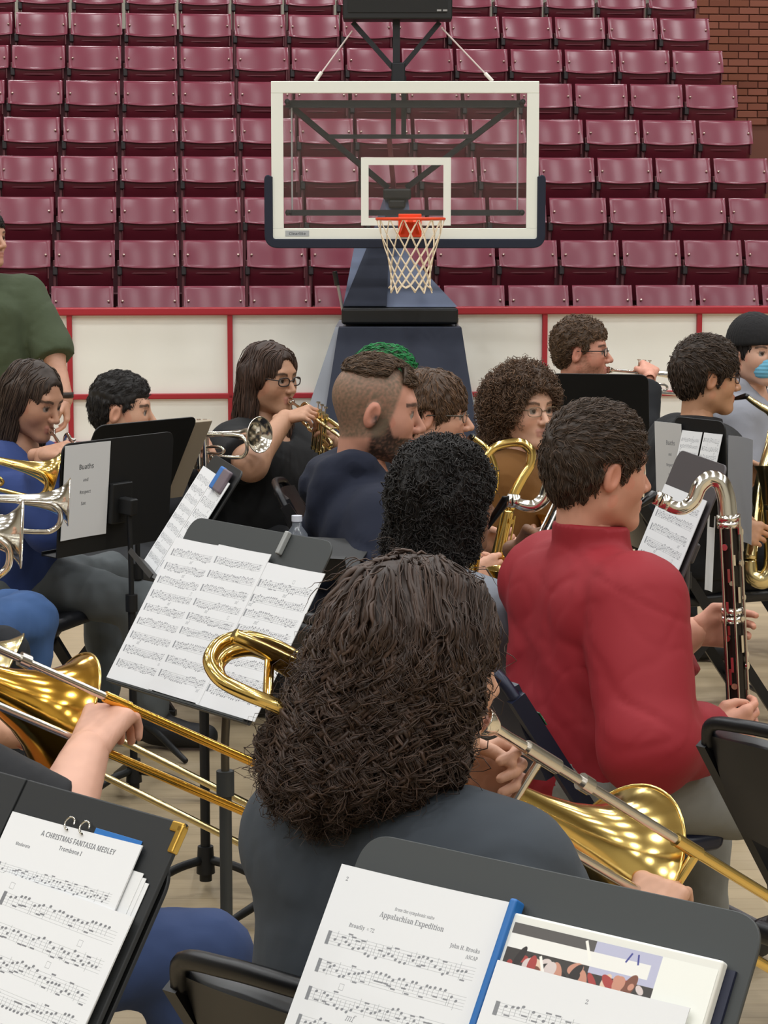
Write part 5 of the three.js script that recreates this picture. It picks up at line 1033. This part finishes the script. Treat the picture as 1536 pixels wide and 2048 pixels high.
{
  // pale trombone farther back
  const o = { head: [-500, 1100, 960], yaw: R(30), skin: 0xc9977a, lean: 0.02, fine: 0.006, label: 'trombone player out of frame at left whose pale slide crosses the floor' };
  const m = at(-390, 1165, 960); const fr = frameOf(m, at(484, 1602, 925), R(0));
  const tb = trombone('pale brass trombone with thin slide farther back on the left', fr, 0.42, paleGold, paleGold, { by: -0.02, bz: -0.13, bx: 0.46 });
  o.headAt = m.clone().sub(V(0.106, -0.0685, 0).applyAxisAngle(V(0, 1, 0), R(30)));
  o.armR = { grip: fr.P(tb.e + 0.04, -0.05, 0), dir: mix(0.3, 0.2, -0.8, fr), n: mix(0.9, -0.1, -0.2, fr), curl: 0.85 }; o.armL = { grip: fr.P(0.1, -0.045, -0.02), dir: mix(0.35, 0.55, 0.5, fr), n: mix(-0.1, 0.1, 0.9, fr), curl: 0.95 };
  o.top = { color: 0x3b3f4a, sleeve: 0.8 }; o.pants = { color: 0x222b44 };
  const pr = person(o); seatFor(pr, 'folding chair of the out-of-frame trombone player', R(30), 0x15161b);
}
{
  // silver horn at the edge and jeans
  const o = { head: [-250, 905, 760], yaw: R(2), skin: 0xc9977a, lean: 0.05, fine: 0.006, label: 'seated trumpeter in light blue jeans cut by the left edge', legR: { knee: at(58, 1240, 690), ankle: V(at(40, 1430, 690).x, 0.095, at(40, 1430, 690).z) }, legL: { knee: at(20, 1235, 660), ankle: V(at(0, 1430, 660).x, 0.095, at(0, 1430, 660).z) } };
  const [f, fr] = trumpetTo(138, 1004, 770, R(8), R(-4)), t = trumpet('silver trumpet with flared bell at the left edge beside taped paper', fr, silver);
  o.headAt = f.clone().sub(V(0.106, -0.0685, 0)); o.armR = t.armR; o.armL = t.armL; o.top = { color: 0x2c4178, sleeve: 1.8 }; o.pants = { color: 0x3f5f90 };
  const pr = person(o); seatFor(pr, 'folding chair of the trumpeter in light jeans', R(2), 0x15161b);
}
{
  const o = { head: [-420, 980, 1000], yaw: R(5), skin: 0xc9977a, lean: 0.05, fine: 0.006, label: 'player out of frame at left holding the nearer silver trumpet' };
  const [f, fr] = trumpetTo(44, 1068, 1100, R(8), R(-3)), t = trumpet('silver trumpet whose bell hangs over grey trousers at the left edge', fr, silver); fr.m;
  o.headAt = f.clone().sub(V(0.106, -0.0685, 0)); o.armR = t.armR; o.armL = t.armL; o.top = { color: 0x4a4d55, sleeve: 1.8 };
  const pr = person(o); seatFor(pr, 'folding chair of the nearer out-of-frame trumpeter', R(5), 0x15161b);
}
{
  const o = { head: [-210, 870, 690], yaw: R(18), skin: 0xc58f74, lean: 0.05, fine: 0.006, label: 'player out of frame at left holding the gold trumpet' };
  const [f, fr] = trumpetTo(110, 948, 700, R(14), R(-15)), t = trumpet('gold trumpet with fingers on its valves at the left edge', fr, gold, gold);
  o.headAt = f.clone().sub(V(0.106, -0.0685, 0).applyAxisAngle(V(0, 1, 0), R(18))); o.armR = { ...t.armR, grip: fr.P(0.28, 0, 0) }; o.armL = t.armL; o.top = { color: 0x3a3d44, sleeve: 1.8 };
  const pr = person(o); seatFor(pr, 'folding chair of the out-of-frame gold trumpet player', R(18), 0x15161b);
}
// ---------------------------------------------------------------- stands, sheets, loose things
const page = { a: musicPage(1, { rows: 9 }), b: musicPage(2, { rows: 9 }), c: musicPage(3, { rows: 8, top: 0.12 }), d: musicPage(4, { rows: 7 }) };
const LW = 0.216, LH = 0.279;
{ // lower right: grey stand with a loose sheet and a binder
  const A = atH(733, 1664, 1.03), B = atH(1532, 1836, 1.03), psi = Math.atan2(B.z - A.z, B.x - A.x);
  const st = musicStand('grey music stand at lower right carrying a sheet and a binder', A.clone().add(B).multiplyScalar(0.5), psi, R(32), { w: A.distanceTo(B), h: 0.36, mat: standGrey });
  const tA = musicPage(11, { W: 768, H: 1000, rows: 8, top: 0.22, text: [['Appalachian Expedition', 0.5, 0.135, 0.024], ['from the symphonic suite', 0.5, 0.105, 0.014], ['Broadly  = 72', 0.16, 0.19, 0.018, 'left'], ['John H. Brooks', 0.93, 0.175, 0.018, 'right'], ['ASCAP', 0.93, 0.198, 0.016, 'right'], ['2', 0.06, 0.05, 0.02]], ink: '#7c7e82' });
  sheet('loose sheet of music with a centred title on the lower right stand', st.D, -st.w / 2 - 0.008, -0.005, LW, LH + 0.045, tA, { bend: 0.004, z: 0.006 });
  const bx = -st.w / 2 + 0.218;
  const cover = canvasTex(512, 640, (c, w, h) => {
    c.fillStyle = '#3a3532'; c.fillRect(0, 0, w, h); c.fillStyle = '#565250'; c.fillRect(0, 0, w, 24); c.fillStyle = '#b9bad2'; c.fillRect(w * 0.42, 0, w * 0.34, 70);
    c.fillStyle = '#ecebe6'; c.fillRect(0, 24, w * 0.7, 32);
    reseed(5); for (let i = 0; i < 60; i++) { c.fillStyle = ['#c98f78', '#7a4a38', '#d8c9c4', '#2a2422', '#a83f3a', '#e3c9b0'][i % 6]; c.beginPath(); c.ellipse(rr(20, w * 0.7), rr(66, 140), rr(8, 30), rr(5, 15), rr(0, 3), 0, 6.3); c.fill(); }
    c.strokeStyle = '#f4f0e8'; c.lineWidth = 7; for (const [x, y] of [[90, 60], [190, 4]]) { c.beginPath(); c.moveTo(x, y); c.lineTo(x + 22, y + 40); c.stroke(); }
    c.strokeStyle = '#3a3f8a'; c.lineWidth = 4; c.beginPath(); c.moveTo(w * 0.6, 8); c.lineTo(w * 0.58, 30); c.moveTo(w * 0.63, 8); c.lineTo(w * 0.64, 30); c.stroke();
    c.fillStyle = '#edeee6'; c.fillRect(w * 0.74, 0, w * 0.26, h);
  });
  const bm = thing('ring_binder', 'white binder with blue spine and photo cover on the lower right stand', 'binder');
  const bmM = st.D.clone().multiply(new THREE.Matrix4().makeTranslation(bx, 0, 0.002)); bmM.decompose(bm.position, bm.quaternion, bm.scale);
  part(bm, 'cover', box(0.236, 0.31, 0.012, 0.118, 0.155, 0.006, 0.003), std(0xe4e4dc, 0.5)); part(bm, 'spine', box(0.009, 0.325, 0.018, -0.002, 0.16, 0.008, 0.003), std(0x2268ae, 0.4));
  part(bm, 'cover_print', new THREE.PlaneGeometry(0.228, 0.285).translate(0.12, 0.158, 0.0125), std(0xffffff, 0.35, 0, { map: cover }));
  part(bm, 'back_board', box(0.25, 0.3, 0.004, 0.12, 0.155, -0.001), std(0x1b2036, 0.5));
  const tB = musicPage(12, { W: 768, H: 1000, rows: 8, top: 0.14, text: [['2', 0.5, 0.07, 0.022]], ink: '#7c7e82' });
  sheet('sheet of music lying on the binder at lower right', st.D, bx + 0.006, -0.02, LW, LH, tB, { bend: 0.004, z: 0.018 });
}
{ // lower left: black folder
  const B = atH(350, 1668, 1.06), A0 = atH(0, 1568, 1.06), psi = Math.atan2(B.z - A0.z, B.x - A0.x), A = B.clone().add(A0.clone().sub(B).normalize().multiplyScalar(0.5));
  const st = musicStand('music stand at lower left holding an open black folder', A.clone().add(B).multiplyScalar(0.5).add(V(0, -0.03, 0)), psi, R(33), { h: 0.33 });
  const fo = thing('music_folder', 'open black folder with brass corner on the lower left stand', 'folder'); st.D.decompose(fo.position, fo.quaternion, fo.scale);
  const card = std(0x1c1e1f, 0.6), brass = std(0xc9a04a, 0.3, 0.9);
  part(fo, 'back_cover', box(0.262, 0.37, 0.006, 0.119, 0.185, 0.006, 0.002), card); part(fo, 'front_cover', box(0.24, 0.37, 0.006, -0.136, 0.185, 0.006, 0.002), card);
  part(fo, 'fold', box(0.012, 0.37, 0.004, -0.014, 0.185, 0.004, 0.001), card);
  for (const [x, y] of [[0.245, 0.364], [0.245, 0.006]]) part(fo, 'brass_corner', merge([box(0.018, 0.011, 0.009, x - 0.004, y, 0.0065, 0.002), box(0.009, 0.03, 0.009, x + 0.0015, y - (y > 0.1 ? 0.012 : -0.012), 0.0065, 0.002)]), brass, 'brass corner piece');
  const tA = musicPage(13, { W: 768, H: 1000, rows: 9, top: 0.2, text: [['A CHRISTMAS FANTASIA MEDLEY', 0.55, 0.06, 0.028], ['Trombone I', 0.52, 0.095, 0.024], ['Moderato', 0.12, 0.12, 0.018, 'left']], ink: '#707276', font: 'sans-serif' });
  const tB = musicPage(14, { W: 768, H: 1000, rows: 8, top: 0.07, ink: '#707276' });
  sheet('titled sheet of music at the back of the lower left folder', st.D, 0.0, 0.052, LW, LH, tA, { z: 0.0105, rot: 0.02 });
  for (let i = 0; i < 3; i++) sheet(['sheet peeking out at right behind the titled sheet in the lower left folder', 'second sheet peeking out behind the titled sheet in the lower left folder', 'deepest sheet peeking out behind the titled sheet in the lower left folder'][i], st.D, 0.01 + i * 0.006, 0.03 - i * 0.004, LW, LH, null, { z: 0.0102 - i * 0.0006, t: 0.0005, bend: 0.001 });
  sheet('front sheet of music lowest in the lower left folder', st.D, 0.026, -0.012, LW, LH, tB, { z: 0.0135, rot: -0.012 });
  sheet('sheet of music on the left flap of the lower left folder', st.D, -0.236, 0.03, LW - 0.01, LH, page.a, { z: 0.0105 });
  // binder clips and blue tab at the top
  for (const x of [0.09, 0.115]) { const cl = thing('paper_clip', x < 0.1 ? 'left wire clip on the titled sheet at lower left' : 'right wire clip on the titled sheet at lower left', 'paper clip', V(0, 0, 0), 'wire clips'); st.D.clone().multiply(new THREE.Matrix4().makeTranslation(x, 0.336, 0.014)).decompose(cl.position, cl.quaternion, cl.scale); part(cl, 'wire', new THREE.TorusGeometry(0.007, 0.0012, 6, 20, 4.8), silver); }
  const tab = thing('index_tab', 'blue plastic tab beside the wire clips at lower left', 'tab'); st.D.clone().multiply(new THREE.Matrix4().makeTranslation(0.125, 0.318, 0.0098)).decompose(tab.position, tab.quaternion, tab.scale);
  part(tab, 'tab_body', box(0.075, 0.02, 0.001, 0.04, 0.012, 0, 0.0004), std(0x2b6fb5, 0.35));
}
{ // centre left: three pages side by side
  const A = atH(392, 1034, 1.08), B = atH(664, 1083, 1.08), psi = Math.atan2(B.z - A.z, B.x - A.x);
  const st = musicStand('grey music stand at centre left with three pages side by side', A.clone().add(B).multiplyScalar(0.5), psi, R(32), { w: A.distanceTo(B) + 0.02, h: 0.385, ledge: 0.016, mat: standGrey, tube: std(0x5d5648, 0.4, 0.5) });
  const w = st.w;
  sheet('left page on the centre left stand', st.D, -w / 2 - 0.012, 0.006, 0.175, 0.325, page.a, { z: 0.004, bend: 0.003 });
  sheet('middle page on the centre left stand', st.D, -w / 2 + 0.15, 0.008, 0.185, 0.325, page.b, { z: 0.006, bend: 0.003 });
  sheet('right page on the centre left stand', st.D, -w / 2 + 0.325, 0.006, 0.2, 0.31, page.c, { z: 0.005, bend: 0.004 });
  const cl = thing('page_clip', 'clear plastic clip on top edge of the centre left stand', 'clip'); st.D.clone().multiply(new THREE.Matrix4().makeTranslation(0.1, st.h - 0.045, 0.003)).decompose(cl.position, cl.quaternion, cl.scale);
  part(cl, 'clip_body', box(0.012, 0.05, 0.012, 0, 0.022, 0.002, 0.003), std(0x9a9c9a, 0.3));
}
{ // black stand seen from behind with a paper taped to its back
  const s = 705, TL = at(122, 884, s), TR = at(345, 862, 660); TL.y = TR.y = 1.078;
  const psi = Math.PI + Math.atan2(TR.z - TL.z, TR.x - TL.x);
  const st = musicStand('black music stand seen from behind with a taped notice, left', TL.clone().add(TR).multiplyScalar(0.5), psi, R(5), { w: TL.distanceTo(TR), h: 0.33, r: 0.0115, leg: 0.2 });
  const note = musicPage(21, { rows: 0, bg: '#d9dadb', ink: '#55575a', font: 'sans-serif', W: 512, H: 664, text: [['Buaths', 0.5, 0.27, 0.075], ['and', 0.5, 0.4, 0.05], ['Respect', 0.5, 0.53, 0.05], ['Sax', 0.47, 0.65, 0.05]] });
  const D = st.D.clone().multiply(new THREE.Matrix4().makeRotationY(Math.PI));
  sheet('white notice with four lines of print taped to the black stand', D, -st.w / 2 + 0.005, 0.05, 0.2, 0.275, note, { name: 'notice', cat: 'notice', z: 0.008, bend: 0.003 });
}
{ // the stand behind it, with a cream folder
  const TR = at(374, 842, 640), TL = at(262, 862, 620); TL.y = TR.y = 1.08;
  const psi = R(128);
  const st = musicStand('second black stand from behind, with cream folder edge, left', TR.clone().add(V(-0.14, 0, -0.16)), psi, R(28), { w: 0.46, h: 0.34, r: 0.0115, leg: 0.9 });
  const fo = thing('music_folder', 'cream folder standing on the second black stand at left', 'folder'); st.D.decompose(fo.position, fo.quaternion, fo.scale);
  part(fo, 'cover', box(0.43, 0.3, 0.012, -0.115, 0.16, 0.014, 0.002), std(0xa39683, 0.7)); part(fo, 'pages', box(0.4, 0.28, 0.01, -0.115, 0.155, 0.026, 0.001), std(0xd6cfc0, 0.8));
}
{ // edge-on stand with two sheets
  const top = at(455, 925, 800), st = musicStand('black stand seen edge-on with slanting white sheets, centre left', top, R(77), R(33), { w: 0.46, h: 0.33 });
  sheet('slanting white sheet nearest us on the edge-on stand, centre left', st.D, 0.0, -0.01, LW, 0.3, page.d, { z: 0.004 }); sheet('slanting white sheet farther back on the edge-on stand, centre left', st.D, -0.22, -0.01, LW, 0.3, page.a, { z: 0.004 });
  const t = thing('pencil_pouch', 'small blue and grey pouch clipped on top of the slanting sheets', 'pouch'); st.D.clone().multiply(new THREE.Matrix4().makeTranslation(0.1, st.h - 0.045, 0.008)).decompose(t.position, t.quaternion, t.scale);
  part(t, 'pouch_body', box(0.09, 0.06, 0.012, 0.04, 0.0, 0.004, 0.005), std(0x6d6068, 0.5)); part(t, 'flap', box(0.045, 0.062, 0.014, -0.03, 0.0, 0.004, 0.005), std(0x2d6cb4, 0.5));
}
{ // black stand back right
  const TL = at(1112, 752, 540), TR = at(1281, 746, 525); TL.y = TR.y = 1.155;
  musicStand('black music stand from behind before the trumpeter with red cheeks', TL.clone().add(TR).multiplyScalar(0.5), Math.PI + R(12), R(20), { w: 0.37, h: 0.3 });
}
{ // cluster before the player in black
  const TL = at(1352, 834, 640), TR = at(1452, 842, 665);
  const psi = Math.PI + R(58), st = musicStand('black stand with hanging papers before the player in black', TL.clone().add(TR).multiplyScalar(0.5), psi, R(3), { w: 0.24, h: 0.33 });
  const D = st.D.clone().multiply(new THREE.Matrix4().makeRotationY(Math.PI));
  const note = musicPage(22, { rows: 0, bg: '#cfcfcd', ink: '#77797c', font: 'sans-serif', text: [['Buaths', 0.55, 0.27, 0.075], ['and', 0.52, 0.4, 0.05], ['Respect', 0.5, 0.53, 0.05], ['Sax', 0.5, 0.65, 0.05]] });
  sheet('grey notice hanging left on the stand before the player in black', D, -0.205, 0.05, 0.13, 0.26, note, { name: 'notice', cat: 'notice', z: 0.01, bend: 0.004 });
  sheet('white sheet hanging in the middle of the stand with papers', D, -0.07, 0.1, 0.095, 0.2, page.c, { z: 0.07, tip: -0.3 });
  sheet('narrow white sheet right of middle on the stand with papers', D, 0.03, 0.09, 0.085, 0.21, page.d, { z: 0.07, tip: -0.3 });
  sheet('grey sheet hanging at the right of the stand with papers', D, 0.115, -0.03, 0.11, 0.32, null, { z: -0.01, rot: -0.05, mat: std(0x8f9196, 0.8), bend: 0.012 });
  sheet('thin white strip of paper hanging low from the stand with papers', D, 0.01, -0.2, 0.035, 0.24, null, { z: 0.004, rot: -0.1 });
}
{ // edge-on stand of the bass clarinettist
  const top = at(1404, 915, 850), st = musicStand('grey stand with a long slanting sheet before the bass clarinet', top, R(82), R(22), { w: 0.4, h: 0.36, mat: std(0x4a4547, 0.55, 0.1) });
  sheet('long slanting white sheet before the bass clarinet neck', st.D, -0.17, -0.09, 0.36, 0.36, page.b, { z: 0.004, bend: 0.004 });
}
{ // clear bottle beside the hoodie
  const p = at(594, 1092, 820), b = thing('water_bottle', 'clear plastic bottle top beside the navy hoodie', 'bottle', p);
  const st = musicStand('low black stand hidden behind the three pages, holding a bottle', p.clone().add(V(0.05, 0.02, -0.02)), R(20), R(70), { w: 0.3, h: 0.2 }); void st;
  part(b, 'bottle_body', new THREE.LatheGeometry([[0, -0.06], [0.028, -0.06], [0.03, 0.0], [0.026, 0.03], [0.012, 0.05], [0.011, 0.062], [0, 0.062]].map((q) => new THREE.Vector2(...q)), 24), new THREE.MeshPhysicalMaterial({ color: 0xdfe6f2, roughness: 0.08, transmission: 0.85, thickness: 0 }));
  part(b, 'cap', cyl(0.013, 0.013, 0.014, 16, 0, 0.068, 0), std(0xd8dbe6, 0.4));
}
chairAt('black folding chair at the right edge, seen from behind', at(1572, 1470, 1200).add(V(0.35 * Math.cos(R(38)), 0, -0.35 * Math.sin(R(38)))), R(38), 0x0f1116);
renderer.render(scene, camera);
